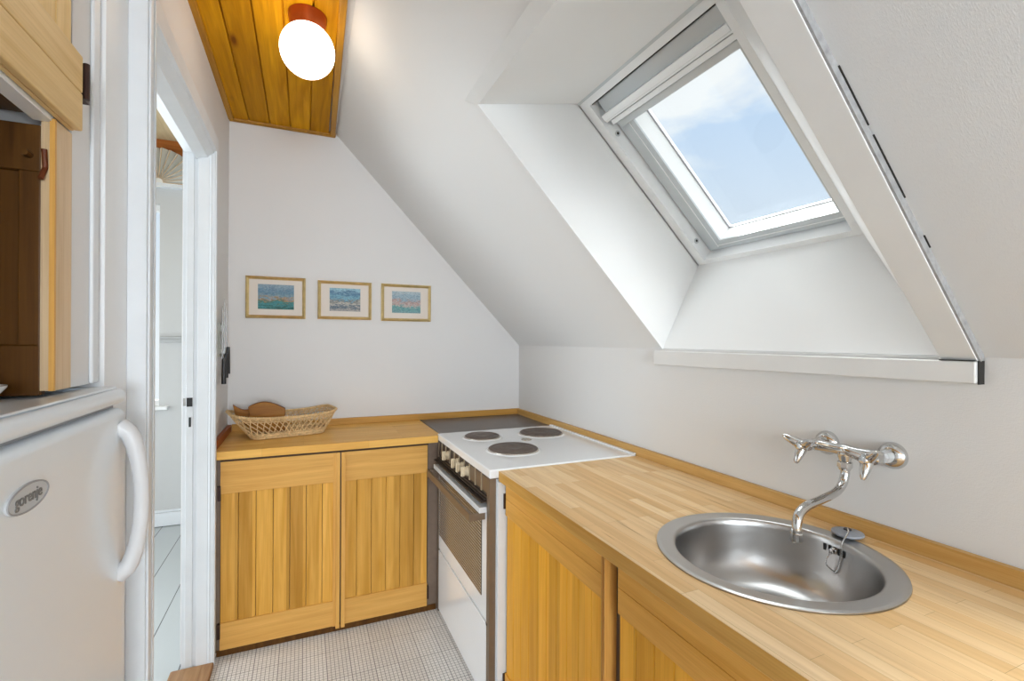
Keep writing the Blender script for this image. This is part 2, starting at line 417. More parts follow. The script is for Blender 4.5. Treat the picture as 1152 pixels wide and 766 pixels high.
# rear wall with a window added behind the camera for fill light
rw = MB()
WX0, WX1, WZ0, WZ1 = -0.25, 0.85, 0.85, 2.0
rw.box(-0.95, WX0, YREAR - 0.1, YREAR, 0, ZC); rw.box(WX1, XR + 0.1, YREAR - 0.1, YREAR, 0, ZC)
rw.box(WX0, WX1, YREAR - 0.1, YREAR, 0, WZ0); rw.box(WX0, WX1, YREAR - 0.1, YREAR, WZ1, ZC)
struct(rw.build('wall_rear', M['wall']))
wf = MB()
for a in ((WX0, WX0 + 0.05, WZ0, WZ1), (WX1 - 0.05, WX1, WZ0, WZ1), (WX0, WX1, WZ0, WZ0 + 0.05), (WX0, WX1, WZ1 - 0.05, WZ1), (0.285, 0.315, WZ0, WZ1)):
    wf.box(a[0], a[1], YREAR - 0.08, YREAR - 0.03, a[2], a[3])
struct(wf.build('added_window_3', M['window_white']))

wf = MB()
for a in ((-2.15, -2.10, 0.75, 2.05), (-0.90, -0.85, 0.75, 2.05), (-2.10, -0.90, 0.75, 0.80), (-2.10, -0.90, 2.0, 2.05), (-1.52, -1.48, 0.8, 2.0)):
    wf.box(-0.47, -0.41, a[0], a[1], a[2], a[3])
struct(wf.build('added_window_4', M['window_white']))  # window frame added out of view to go with the side fill light

# pine board ceiling panel with its trims
pb = MB()
xs = [-0.371] + [-0.275 + 0.1 * i for i in range(5)]
def xr_edge(y): return 0.157 - (2.93 - y) * 0.0213
for i in range(5):
    a, b = xs[i], xs[i + 1]
    y0, y1 = YREAR, YB
    bb0, bb1 = min(b, xr_edge(y0)), min(b, xr_edge(y1))
    g = 0.003
    if bb1 - a < 0.02: continue
    if bb0 - a < 0.01: bb0 = a + 0.01
    z0, z1 = ZC - 0.014, ZC - 0.001
    pb.hexa([(a + g, y0, z0), (bb0 - g, y0, z0), (bb1 - g, y1, z0), (a + g, y1, z0)], [(a + g, y0, z1), (bb0 - g, y0, z1), (bb1 - g, y1, z1), (a + g, y1, z1)])
pb.box(-0.371, 0.05, YREAR, YB, ZC - 0.003, ZC - 0.0005)
struct(pb.build('ceiling', M['ceiling'], bevel=0.004), 'orange pine board ceiling strip with knots', 'ceiling')
tr = MB()
tr.box(-0.371, 0.160, YB - 0.028, YB, ZC - 0.026, ZC - 0.001)
tr.box(-0.371, -0.347, YREAR, YB - 0.028, ZC - 0.026, ZC - 0.001)
tr.hexa([(xr_edge(YREAR) - 0.028, YREAR, ZC - 0.026), (xr_edge(YREAR), YREAR, ZC - 0.026), (0.157, YB - 0.028, ZC - 0.026), (0.129, YB - 0.028, ZC - 0.026)],
        [(xr_edge(YREAR) - 0.028, YREAR, ZC - 0.001), (xr_edge(YREAR), YREAR, ZC - 0.001), (0.157, YB - 0.028, ZC - 0.001), (0.129, YB - 0.028, ZC - 0.001)])
struct(tr.build('trim_2', M['ceil_trim'], bevel=0.006), 'pine trim strip round the edge of the board ceiling', 'trim')

# ------------------------------------------------------------------ skylight recess
Wd = Vector((0.7250307, 0, -0.68871655)); Wn = Vector((0.68871655, 0, 0.7250307)); W0 = Vector((0.926, 0, 2.26))
def WP(v, y, o=0.0):
    p = W0 + Wd * v + Wn * o
    return Vector((p.x, y, p.z))
A = SP(H1, HY1); Bp = SP(H0, HY1); C = WP(0.8, HY1); D = WP(0, HY1)
WYR, WYL = 0.885, 1.524
rec = MB()
rec.prism([A, Bp, C, D], (0, 0.012, 0))                                      # far reveal
rec.prism([SP(H1, HY0 + 0.02), A, D, WP(0, WYR)], Wd * -0.012)               # head of the recess
rec.prism([SP(H0, HY0), Bp, C, WP(0.8, WYR)], Wd * 0.012)                    # sill slope
rec.prism([SP(H1, HY0 + 0.02), SP(H0, HY0), WP(0.8, WYR), WP(0, WYR)], (0, -0.012, 0))   # near splayed reveal
struct(rec.build('wall_reveal', M['reveal']), 'white boarded recess of the skylight', 'wall')
# corner beads along the recess edge
cb = MB()
cb.prism([SP(H0, HY1 - 0.001, -0.01), SP(H0, HY1 + 0.006, -0.01), SP(H0, HY1 + 0.006, 0.004), SP(H0, HY1 - 0.001, 0.004)], SP(H1, 0) - SP(H0, 0))
struct(cb.build('trim_3', M['reveal']), 'thin white corner bead along the far edge of the skylight recess', 'trim')
# head board on the slope above the recess
hb = MB()
def slope_box(mb, s0, s1, y0, y1, o0, o1, y0b=None, y1b=None):
    """box lying on the slope; y at the lower end / upper end may differ"""
    y0b = y0 if y0b is None else y0b; y1b = y1 if y1b is None else y1b
    return mb.hexa([SP(s0, y0, o0), SP(s0, y1, o0), SP(s1, y1b, o0), SP(s1, y0b, o0)], [SP(s0, y0, o1), SP(s0, y1, o1), SP(s1, y1b, o1), SP(s1, y0b, o1)])
hb.hexa([SP(H1 - 0.002, 0.45, 0), SP(H1 - 0.002, 1.53, 0), SP(H1 + 0.042, 1.56, 0), SP(H1 + 0.042, 0.45, 0)], [SP(H1 - 0.002, 0.45, 0.002), SP(H1 - 0.002, 1.53, 0.002), SP(H1 + 0.042, 1.56, 0.011), SP(H1 + 0.042, 0.45, 0.011)])
struct(hb.build('trim_4', M['beam']), 'flat white board along the top of the skylight recess', 'trim')
# broad near board and the ledge under the window
bb = MB(); slope_box(bb, 0.006, 1.45, 0.538, 0.601, 0.0, 0.02, 0.538, 0.621)
struct(bb.build('trim_5', M['beam'], bevel=0.0015), 'broad flat white board on the slope along the near side of the skylight', 'trim')
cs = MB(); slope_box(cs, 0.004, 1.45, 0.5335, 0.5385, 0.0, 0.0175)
struct(cs.build('shade_strip_12', M['shaded_side']), 'side of the broad board with its shade painted in grey', 'trim')
ck = MB()
for s0, s1 in ((0.42, 0.56), (0.58, 0.70), (0.30, 0.33)):
    slope_box(ck, s0, s1, 0.531, 0.5336, 0.0005, 0.0022)
struct(ck.build('trim_6', M['dirt']), 'dark crack along the edge of the broad board', 'trim')
lg = MB().hexa([(1.292, 0.537, 1.302), (XR, 0.537, 1.302), (XR, 1.545, 1.294), (1.292, 1.545, 1.294)], [(1.292, 0.537, 1.349), (XR, 0.537, 1.349), (XR, 1.545, 1.350), (1.292, 1.545, 1.350)])
struct(lg.build('trim_7', M['beam'], bevel=0.003), 'long white ledge board under the skylight recess', 'trim')
g2 = MB(); g2.box(1.2915, 1.30, 0.538, 0.60, 1.3492, 1.351); g2.box(1.300, XR, 0.5345, 0.5365, 1.300, 1.35)
struct(g2.build('trim_8', M['dirt']), 'dark joint between ledge and broad board', 'trim')

# roof window: frame, sash, pane, blind
win = bpy.data.objects.new('window_1', None); COL.objects.link(win); win.location = WP(0.4, 1.2)
struct(win, 'tilted roof window with white frame, rolled blind and blue sky', 'window')
def wbox(mb, v0, v1, y0, y1, o0, o1):
    return mb.hexa([WP(v0, y0, o0), WP(v0, y1, o0), WP(v1, y1, o0), WP(v1, y0, o0)], [WP(v0, y0, o1), WP(v0, y1, o1), WP(v1, y1, o1), WP(v1, y0, o1)])
fr = MB()
wbox(fr, 0, 0.81, 1.481, 1.54, -0.004, 0.13); wbox(fr, 0, 0.81, 0.87, 0.905, -0.004, 0.13)
wbox(fr, 0, 0.028, 0.905, 1.481, -0.004, 0.13); wbox(fr, 0.782, 0.815, 0.905, 1.481, -0.004, 0.13)
fr.build('window_frame', M['window_white'], win)
gk = MB()
wbox(gk, -0.004, 0.81, 1.524, 1.536, -0.008, -0.003); wbox(gk, 0.806, 0.818, 0.89, 1.53, -0.008, -0.003); wbox(gk, -0.008, 0.004, 0.89, 1.53, -0.008, -0.003)
gk.build('lining_groove', M['window_grey'], win)
YA, YB_, VA, VB = 1.402, 0.945, 0.158, 0.737
sa = MB()
for (v0, v1, y0, y1) in ((0.028, 0.775, YA, 1.476), (VB, 0.775, YB_, YA), (0.028, 0.775, 0.906, YB_), (0.10, VA, YB_, YA)):
    wbox(sa, v0, v1, y0, y1, 0.045, 0.052)
sa.build('sash', M['window_grey'], win)
ln = MB()
wbox(ln, 0.06, 0.765, 1.424, 1.428, 0.0435, 0.0455); wbox(ln, 0.757, 0.760, 0.93, 1.428, 0.0435, 0.0455)
ln.build('sash_line', M['window_white'], win)
sb = MB()
for (v0, v1, y0, y1) in ((0.028, 0.775, YA, 1.476), (VB, 0.775, YB_, YA), (0.028, 0.775, 0.906, YB_), (0.10, VA, YB_, YA)):
    wbox(sb, v0, v1, y0, y1, 0.052, 0.135)
sb.build('sash_bead', M['window_white'], win)
sg = MB()
for (v0, v1, y0, y1) in ((VA, VB, YA - 0.003, YA), (VB - 0.003, VB, YB_, YA), (VA, VB, YB_, YB_ + 0.003), (VA, VA + 0.003, YB_, YA)):
    wbox(sg, v0, v1, y0, y1, 0.117, 0.1215)
sg.build('pane_spacer', M['fridge_grey'], win)
pn = MB(); wbox(pn, VA + 0.0005, VB - 0.0005, YB_ + 0.0005, YA - 0.0005, 0.122, 0.126); pn.build('pane', M['glass'], win)
bl = MB()
wbox(bl, 0.0325, 0.104, 0.907, 1.462, 0.018, 0.06)
bl.build('blind_housing', M['window_grey'], win, bevel=0.003)
bl = MB(); wbox(bl, 0.083, 0.106, 0.908, 1.47, -0.002, 0.03); wbox(bl, 0.106, 0.113, 0.908, 1.47, 0.002, 0.03); wbox(bl, 0.116, 0.134, 0.908, 1.46, 0.012, 0.05)
bl.build('blind_cassette', M['window_white'], win, bevel=0.002)
bl = MB(); wbox(bl, 0.137, 0.162, 0.908, 1.452, 0.03, 0.07); bl.build('blind_rail', M['window_grey'], win, bevel=0.003)
gp = MB(); wbox(gp, 0.0285, 0.0325, 0.906, 1.48, 0.006, 0.03); gp.build('blind_slot', M['dirt'], win)
for v in (0.17, 0.70):
    c = WP(v, 1.4812, 0.022)
    MB().lathe([(0.011, 0), (0.011, 0.003), (0.006, 0.004), (0.0055, 0.0015)], c, (0, -1, 0), 20).build('frame_plug', M['window_grey'], win, smooth=True)
    MB().lathe([(0.005, 0.0016), (0.005, 0.0032)], c, (0, -1, 0), 16).build('frame_plug_hole', M['dirt'], win)

# ------------------------------------------------------------------ doorway
dr = bpy.data.objects.new('door_1', None); COL.objects.link(dr); dr.location = (-0.4, 1.9, 0)
struct(dr, 'open doorway with moulded white painted frame', 'door')
prof = [(-0.371, 2.262), (-0.352, 2.262), (-0.348, 2.255), (-0.344, 2.248), (-0.344, 2.187), (-0.352, 2.184), (-0.356, 2.176), (-0.373, 2.163), (-0.378, 2.156), (-0.42, 2.147), (-0.426, 2.165), (-0.466, 2.174), (-0.466, 2.262)]
MB().prism([(x, 1.36, z) for x, z in prof], (0, 1.05, 0)).build('door_head', M['trim'], dr)
# far jamb, seen from the front, stepped
jb = MB()
jb.prism([(-0.371, 2.372, 0), (-0.344, 2.372, 0), (-0.344, 2.40, 0), (-0.371, 2.40, 0)], (0, 0, 2.19))
jb.prism([(-0.411, 2.372, 0), (-0.371, 2.372, 0), (-0.371, 2.44, 0), (-0.411, 2.44, 0)], (0, 0, 2.165))
jb.prism([(-0.352, 2.368, 0), (-0.349, 2.368, 0), (-0.349, 2.375, 0), (-0.352, 2.375, 0)], (0, 0, 2.185))
jb.prism([(-0.366, 2.368, 0), (-0.362, 2.368, 0), (-0.362, 2.375, 0), (-0.366, 2.375, 0)], (0, 0, 2.17))
jb.prism([(-0.466, 2.382, 0), (-0.411, 2.382, 0), (-0.411, 2.44, 0), (-0.466, 2.44, 0)], (0, 0, 2.17))
jb.prism([(-0.452, 2.376, 0), (-0.426, 2.376, 0), (-0.426, 2.384, 0), (-0.452, 2.384, 0)], (0, 0, 2.17))
jb.build('door_jamb', M['trim'], dr, bevel=0.0015)
nj = MB()
nj.box(-0.371, -0.334, 1.350, 1.422, 0, 2.25); nj.box(-0.334, -0.329, 1.356, 1.374, 0, 2.25); nj.box(-0.334, -0.331, 1.40, 1.412, 0, 2.25); nj.box(-0.50, -0.371, 1.38, 1.418, 0, 2.25)
nj.build('door_jamb', M['trim'], dr, bevel=0.002)
lp = MB().box(-0.449, -0.428, 2.374, 2.377, 1.105, 1.142); lp.build('latch_plate', M['black'], dr)
MB().box(-0.462, -0.45, 2.3785, 2.3825, 1.108, 1.14).build('latch_plate', M['chrome'], dr)
MB().box(-0.441, -0.433, 2.374, 2.377, 1.02, 1.06).build('keyhole', M['black'], dr)
MB().box(-0.50, -0.345, 1.422, 2.372, -0.002, 0.018).build('threshold', M['threshold'], dr, bevel=0.006)

# ------------------------------------------------------------------ room beyond the doorway
nw = MB()
NY = 4.30
nw.box(-3.2, -1.95, NY, NY + 0.1, 0, 2.95); nw.box(-0.985, -0.48, NY, NY + 0.1, 0, 2.95)
nw.box(-1.95, -0.985, NY, NY + 0.1, 0, 0.885); nw.box(-1.95, -0.985, NY, NY + 0.1, 2.385, 2.95)
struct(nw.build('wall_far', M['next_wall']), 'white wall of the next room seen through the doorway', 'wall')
ws = MB(); ws.box(-3.3, -3.2, 0.2, 0.95, 0, 2.95); ws.box(-3.3, -3.2, 2.95, 4.4, 0, 2.95); ws.box(-3.3, -3.2, 0.95, 2.95, 0, 0.6); ws.box(-3.3, -3.2, 0.95, 2.95, 2.4, 2.95)
struct(ws.build('wall_side', M['wall']))
wf = MB()
for a in ((0.95, 1.0, 0.6, 2.4), (2.9, 2.95, 0.6, 2.4), (1.0, 2.9, 0.6, 0.65), (1.0, 2.9, 2.35, 2.4), (1.92, 1.98, 0.65, 2.35)):
    wf.box(-3.28, -3.23, a[0], a[1], a[2], a[3])
struct(wf.build('added_window_5', M['window_white']))  # unseen window frame added around the fill light facing the doorway
struct(MB().box(-3.2, -0.95, 0.2, 0.3, 0, 2.95).build('wall_side', M['wall']))
struct(MB().box(-0.56, -0.46, 3.05, NY, 0, 2.95).build('wall_side', M['wall']))
struct(MB().box(-0.984, -0.95, 0.3, PY0 + 0.06, ZC, 2.95).build('wall_side', M['wall']))
struct(MB().box(-0.56, -0.48, PY0, NY, ZC, 2.95).build('wall_side', M['wall']))
struct(MB().box(-3.2, -0.46, 0.2, 4.4, 2.86, 2.9).build('ceiling', M['next_ceiling']), 'pale board ceiling of the next room above the doorway', 'ceiling')
struct(MB().box(-1.3, -0.56, NY - 0.02, NY, 2.735, 2.86).build('trim_9', M['red_board']), 'red brown board at the top of the next room wall', 'trim')
bs = MB(); bs.box(-3.2, -0.56, NY - 0.02, NY, 0, 0.10); bs.box(-3.2, -0.56, NY - 0.012, NY, 0.10, 0.118)
struct(bs.build('baseboard_far', M['trim'], bevel=0.004), 'white baseboard of the next room', 'baseboard')
dd = MB(); dd.box(-0.978, -0.56, NY - 0.02, NY, 1.358, 1.408); dd.box(-0.978, -0.56, NY - 0.027, NY, 1.376, 1.384); dd.box(-0.978, -0.56, NY - 0.027, NY, 1.396, 1.404)
struct(dd.build('trim_10', M['grey_trim'], bevel=0.002), 'short grey moulded rail beside the next room window', 'trim')
w2 = bpy.data.objects.new('window_2', None); COL.objects.link(w2); w2.location = (-1.47, NY, 0.9); struct(w2, 'bright tall window of the next room', 'window')
f2 = MB(); f2.box(-0.993, -0.985, NY + 0.03, NY + 0.09, 0.885, 2.385); f2.box(-1.95, -1.91, NY + 0.03, NY + 0.09, 0.885, 2.385); f2.box(-1.91, -0.993, NY + 0.03, NY + 0.09, 0.885, 0.93); f2.box(-1.91, -0.993, NY + 0.03, NY + 0.09, 2.34, 2.385)
f2.build('window_frame', M['window_white'], w2)
MB().box(-1.95, -0.925, NY - 0.05, NY + 0.03, 0.865, 0.89).build('window_sill', M['window_white'], w2, bevel=0.004)
MB().box(-1.91, -0.993, NY + 0.06, NY + 0.066, 0.93, 2.34).build('pane', M['glass'], w2)
struct(MB().box(-1.25, -0.56, NY - 0.06, NY - 0.0, 2.505, 2.53).build('trim_11', M['trim']), 'white ledge high on the next room wall', 'trim')
# pleated paper fan on the ledge
fan = MB(); nf = 15; R0, R1 = 0.03, 0.262; cx, cz, cy = -0.985, 2.532, NY - 0.05
vs = []
for i in range(2 * nf + 1):
    a = PI * i / (2 * nf); dy = 0.034 if i % 2 else -0.022
    for r in (R0, R1 * (1.0 if i % 2 else 0.965)):
        vs.append((cx + r * math.cos(a), cy + dy * (r / R1), cz + r * math.sin(a)))
fan.add(vs, [(2 * i, 2 * i + 2, 2 * i + 3, 2 * i + 1) for i in range(2 * nf)])
t = thing('paper_fan', 'white pleated paper fan standing high on the next room ledge', 'fan', (cx, cy, cz))
fo = fan.build('pleats', M['paper'], t); sm = fo.modifiers.new('thick', 'SOLIDIFY'); sm.thickness = 0.002
for i in range(0, 2 * nf + 1, 2):
    a = PI * i / (2 * nf)
    MB().tube([(cx + R0 * math.cos(a), cy - 0.0075, cz + R0 * math.sin(a)), (cx + R1 * 0.955 * math.cos(a), cy - 0.026, cz + R1 * 0.955 * math.sin(a))], [0.0022, 0.0030], 6).build('rib', M['pale_wood'], t)
MB().lathe([(0.032, -0.006), (0.032, 0.006)], (cx, cy, cz), (0, 1, 0), 24).build('hub', M['paper'], t)

# ================================================================== REFRIGERATOR
FX = -0.33; FY0, FY1 = 0.62, 1.205
t = thing('refrigerator', 'white fridge with bow handle and oval badge at the left', 'refrigerator', (-0.62, 0.91, 0))
MB().box(-0.93, FX - 0.052, FY0 + 0.004, FY1 - 0.004, 0.03, 1.25).build('body', M['fridge'], t, bevel=0.006)
tp = MB()
tp.box(-0.93, FX + 0.002, FY0, FY1, 1.2585, 1.288)
o = tp.build('top_panel', M['fridge'], t, bevel=0.014, seg=4)
rim = MB(); rim.box(-0.93, FX - 0.012, FY0 + 0.01, FY0 + 0.03, 1.286, 1.2925); rim.box(-0.93, FX - 0.012, FY1 - 0.035, FY1 - 0.012, 1.286, 1.2925); rim.box(FX - 0.06, FX - 0.012, FY0 + 0.03, FY1 - 0.035, 1.286, 1.2925)
rim.build('top_rim', M['fridge'], t, bevel=0.003, seg=3)
MB().box(FX - 0.052, FX - 0.02, FY0 + 0.008, FY1 - 0.008, 1.244, 1.2605).build('gasket', M['fridge_grey'], t)
d = MB().box(FX - 0.048, FX, FY0, FY1, 0.06, 1.2505).build('door', M['fridge'], t, bevel=0.016, seg=4)
hp = []; hr = []   # bow handle, thicker at its feet
for i in range(25):
    u = i / 24; z = 0.925 + 0.29 * u
    s = min(1, (max(0, math.sin(PI * u))) ** 0.42)
    hp.append((FX - 0.004 + 0.038 * s, 1.172, z)); hr.append(0.0185 - 0.0055 * s)
MB().tube(hp, hr, 14).build('handle', M['handle_grey'], d, smooth=True)
# oval badge with its lettering
by, bz = 0.822, 1.181
def ell(rx, rz, x, n=40): return [(x, by + rx * math.cos(2 * PI * k / n), bz + rz * math.sin(2 * PI * k / n)) for k in range(n)]
bg = MB().prism(ell(0.052, 0.0185, FX - 0.001), (0.0035, 0, 0)).build('badge', M['badge'], t, bevel=0.001)
bg['label'] = 'grey oval badge with dark lettering'
rg = MB(); pts = ell(0.0505, 0.0172, FX + 0.0028); rg.tube(pts, 0.0012, 8, closed=True); rg.build('badge_ring', M['fridge_grey'], bg, smooth=True)
def text_mesh(s, size, mat, name, parent, matrix, extrude=0.0006):
    cu = bpy.data.curves.new(name, 'FONT'); cu.body = s; cu.size = size; cu.extrude = extrude
    cu.align_x = 'CENTER'; cu.align_y = 'CENTER'; cu.offset = 0.0002
    to = bpy.data.objects.new(name + '_tmp', cu); COL.objects.link(to)
    dg = bpy.context.evaluated_depsgraph_get()
    me = bpy.data.meshes.new_from_object(to.evaluated_get(dg)); bpy.data.objects.remove(to)
    me.transform(matrix); me.name = name; me.materials.clear(); me.materials.append(mat)
    return link(name, me, parent)
text_mesh('gorenje', 0.026, M['badge_dark'], 'lettering', bg, Matrix.Translation((FX + 0.003, by, bz + 0.001)) @ Matrix(((0, 0, 1, 0), (1, 0, 0, 0), (0, 1, 0, 0), (0, 0, 0, 1))) @ Matrix.Scale(0.84, 4))
t = MB().lathe([(0.0, 0.002), (0.036, 0.0), (0.056, 0.026), (0.0565, 0.0285), (0.054, 0.0285), (0.034, 0.003), (0.0, 0.004)], (-0.462, 0.945, 1.2882), seg=40).build('dish', M['dish'], smooth=True)
tag(t, 'edge of a small round white dish on top of the fridge', 'dish')

# ================================================================== WALL CUPBOARD over the fridge
t = thing('wall_cupboard', 'built-in pale wooden cupboard above the fridge with open niche below its door', 'cupboard', (-0.6, 0.8, 1.3))
cx0 = -0.948
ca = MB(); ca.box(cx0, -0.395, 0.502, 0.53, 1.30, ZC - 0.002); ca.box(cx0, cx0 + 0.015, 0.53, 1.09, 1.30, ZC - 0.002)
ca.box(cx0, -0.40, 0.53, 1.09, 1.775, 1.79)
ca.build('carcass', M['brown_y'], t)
MB().box(-0.412, -0.386, 0.53, 1.04, 1.748, 1.762).build('edge_strip', M['window_white'], t)
MB().box(-0.40, -0.3815, 1.040, 1.098, 1.30, 1.752).build('stile', M['pale_wood'], t, bevel=0.001)
MB().box(-0.3885, -0.3815, 1.034, 1.0395, 1.30, 1.752).build('stile_edge', M['stile'], t)
li = MB(); li.box(-0.4032, -0.3888, 1.044, 1.062, 1.30, 1.752); li.build('side_lining', M['pale_wood'], t)
ip = MB(); iy = 1.052
ip.box(-0.935, -0.4035, iy, iy + 0.010, 1.2925, 1.74)
ip.build('inner_panel', M['shaded_brown_wood'], t)
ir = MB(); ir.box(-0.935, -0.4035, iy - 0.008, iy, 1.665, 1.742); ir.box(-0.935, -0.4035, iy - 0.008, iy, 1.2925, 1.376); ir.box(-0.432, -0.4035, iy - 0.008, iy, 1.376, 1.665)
ir.build('inner_rail', M['shaded_brown_wood'], t, bevel=0.002)
MB().tube([(-0.418, iy - 0.026, 1.69), (-0.418, iy - 0.008, 1.69)], 0.0055, 10).build('peg', M['shaded_brown_wood'], t)
MB().tube([(-0.3955, iy - 0.018, 1.70), (-0.3955, iy - 0.014, 1.67), (-0.398, iy - 0.022, 1.65)], 0.004, 8).build('hook', M['board_edge'], t)
dx = -0.363
d = MB()
ys = [0.53, 0.60, 0.67, 0.74, 0.81, 0.88, 0.945, 1.012, 1.070]
for a, b in zip(ys[:-1], ys[1:]): d.box(-0.3825, dx - 0.010, a + 0.001, b - 0.001, 1.765, ZC - 0.03)
d = d.build('door', M['cup_plank'], t, bevel=0.0025)
r = MB(); r.box(dx - 0.013, dx, 0.53, 1.088, 1.755, 1.8215); r.box(dx - 0.013, dx, 0.53, 1.088, 1.8225, 1.888)
r.build('door_rail', M['cup_rail'], d, bevel=0.003)
MB().box(-0.383, dx - 0.013, 0.53, 1.088, 1.755, 1.765).build('door_lip', M['cup_rail'], d)
h = MB(); h.box(-0.383, -0.366, 1.094, 1.124, 1.818, 1.880); h.tube([(-0.362, 1.098, 1.817), (-0.362, 1.098, 1.881)], 0.005, 10)
h.build('hinge', M['hinge'], t)

# ================================================================== BACK BASE CABINET
BYF = 2.42
t = thing('base_cabinet', 'honey coloured two-door base cabinet against the back wall under the basket', 'cabinet', (0.12, 2.66, 0))
cb_ = MB(); cb_.box(-0.345, 0.60, 2.445, 2.90, 0.03, 0.86); cb_.box(-0.345, 0.62, 2.445, 2.90, 0.0, 0.03)
cb_.build('carcass', M['brown_board'], t)
MB().box(-0.345, 0.63, 2.428, 2.445, 0.0, 0.028).build('plinth', M['shaded_brown_wood'], t)
MB().box(-0.352, -0.333, 2.43, 2.446, 0.02, 0.86).build('side_post', M['brown_board'], t)
MB().box(0.586, 0.650, 2.432, 2.446, 0.0, 0.862).build('corner_post', M['brown_board'], t)
def back_door(x0, x1, edge_side, hinge_side):
    d = MB()
    w = 0.069
    if edge_side > 0: ps = [x0 + w * i for i in range(20) if x0 + w * i < x1 - 0.01] + [x1]
    else: ps = [x1 - w * i for i in range(20) if x1 - w * i > x0 + 0.01] + [x0]; ps = ps[::-1]
    for a, b in zip(ps[:-1], ps[1:]): d.box(a + 0.0008, b - 0.0008, BYF + 0.006, 2.442, 0.04, 0.842)
    d = d.build('door', M['plank'], t, bevel=0.002)
    for z0, z1 in ((0.030, 0.148), (0.712, 0.852)):
        MB().box(x0, x1, BYF, BYF + 0.012, z0, z1).build('door_rail', M['rail'], d, bevel=0.0015)
    a = x1 if edge_side > 0 else x0 - 0.018
    MB().box(a, a + 0.018, BYF - 0.010, 2.442, 0.020, 0.853).build('edge_strip', M['stile'], d, bevel=0.002)
    if edge_side > 0:
        g = MB().box(x1 - 0.012, x1, BYF - 0.003, BYF + 0.006, 0.03, 0.845).build('finger_groove', M['shaded_brown_wood'] if False else M['stile'], d)
    hx = x0 - 0.006 if hinge_side < 0 else x1
    for z in (0.115, 0.715) if hinge_side < 0 else (0.10,):
        MB().box(hx - (0.004 if hinge_side < 0 else 0.001), hx + 0.008, BYF - 0.006, BYF + 0.016, z - 0.032, z + 0.032).build('hinge', M['hinge'], d)
    return d
back_door(-0.332, 0.142, 1, -1)
back_door(0.1835, 0.582, -1, 1)

# ================================================================== WORKTOPS
t = thing('worktop', 'honey coloured butcher block worktop carrying the basket along the back wall', 'worktop', (0.14, 2.66, 0.862))
wt = MB().prism([(-0.354, 2.402, 0.864), (0.632, 2.402, 0.864), (0.632, 2.430, 0.864), (0.650, 2.430, 0.864), (0.650, YB - 0.001, 0.864), (-0.369, YB - 0.001, 0.864), (-0.369, 2.402 + 0.045, 0.864)], (0, 0, 0.036))
wt.build('slab', M['top_back'], t, bevel=0.003)
MB().box(-0.350, XR - 0.001, YB - 0.02, YB - 0.001, CT, 0.936).build('upstand', M['upstand_x'], t, bevel=0.002)
MB().prism([(-0.3695, 2.447, CT), (-0.3695, YB - 0.02, CT), (-0.3695, YB - 0.02, 0.936), (-0.3695, 2.475, 0.936)], (0.0195, 0, 0)).build('upstand', M['upstand_shaded_red'], t, bevel=0.002)
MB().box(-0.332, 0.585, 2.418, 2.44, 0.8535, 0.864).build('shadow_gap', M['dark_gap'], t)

SC = (0.991, 0.779)          # sink centre
def slab_with_hole(x0, x1, y0, y1, z0, z1, c, r, n=72):
    bm = bmesh.new()
    o = [bm.verts.new((x, y, z1)) for x, y in ((x0, y0), (x1, y0), (x1, y1), (x0, y1))]
    h = [bm.verts.new((c[0] + r * math.cos(2 * PI * k / n), c[1] + r * math.sin(2 * PI * k / n), z1)) for k in range(n)]
    es = [bm.edges.new((o[i], o[(i + 1) % 4])) for i in range(4)] + [bm.edges.new((h[i], h[(i + 1) % n])) for i in range(n)]
    bmesh.ops.triangle_fill(bm, use_beauty=True, use_dissolve=False, edges=es)
    for f in list(bm.faces):
        cc = f.calc_center_median()
        if (cc.x - c[0]) ** 2 + (cc.y - c[1]) ** 2 < (r * 0.97) ** 2: bm.faces.remove(f)
    g = bmesh.ops.extrude_face_region(bm, geom=bm.faces[:])
    vs = [e for e in g['geom'] if isinstance(e, bmesh.types.BMVert)]
    bmesh.ops.translate(bm, verts=vs, vec=(0, 0, z0 - z1)); bmesh.ops.recalc_face_normals(bm, faces=bm.faces)
    me = bpy.data.meshes.new('slab'); bm.to_mesh(me); bm.free(); return me
t = thing('worktop', 'pale butcher block worktop with the round sink along the right wall', 'worktop', (1.0, 0.5, 0.862))
me = slab_with_hole(0.671, 1.3015, -0.6, 1.664, 0.862, CT, SC, 0.232); me.materials.append(M['top_right'])
link('slab', me, t)
MB().box(0.6700, 0.6725, -0.6, 1.664, 0.863, 0.899).build('front_edge', wood('worktop_front_edge', (0.56, 0.29, 0.06), (0.74, 0.43, 0.12), 'y'), t)
MB().box(1.304, XR - 0.001, -0.6, YB - 0.021, CT - 0.03, 0.936).build('upstand', M['upstand_y'], t, bevel=0.002)

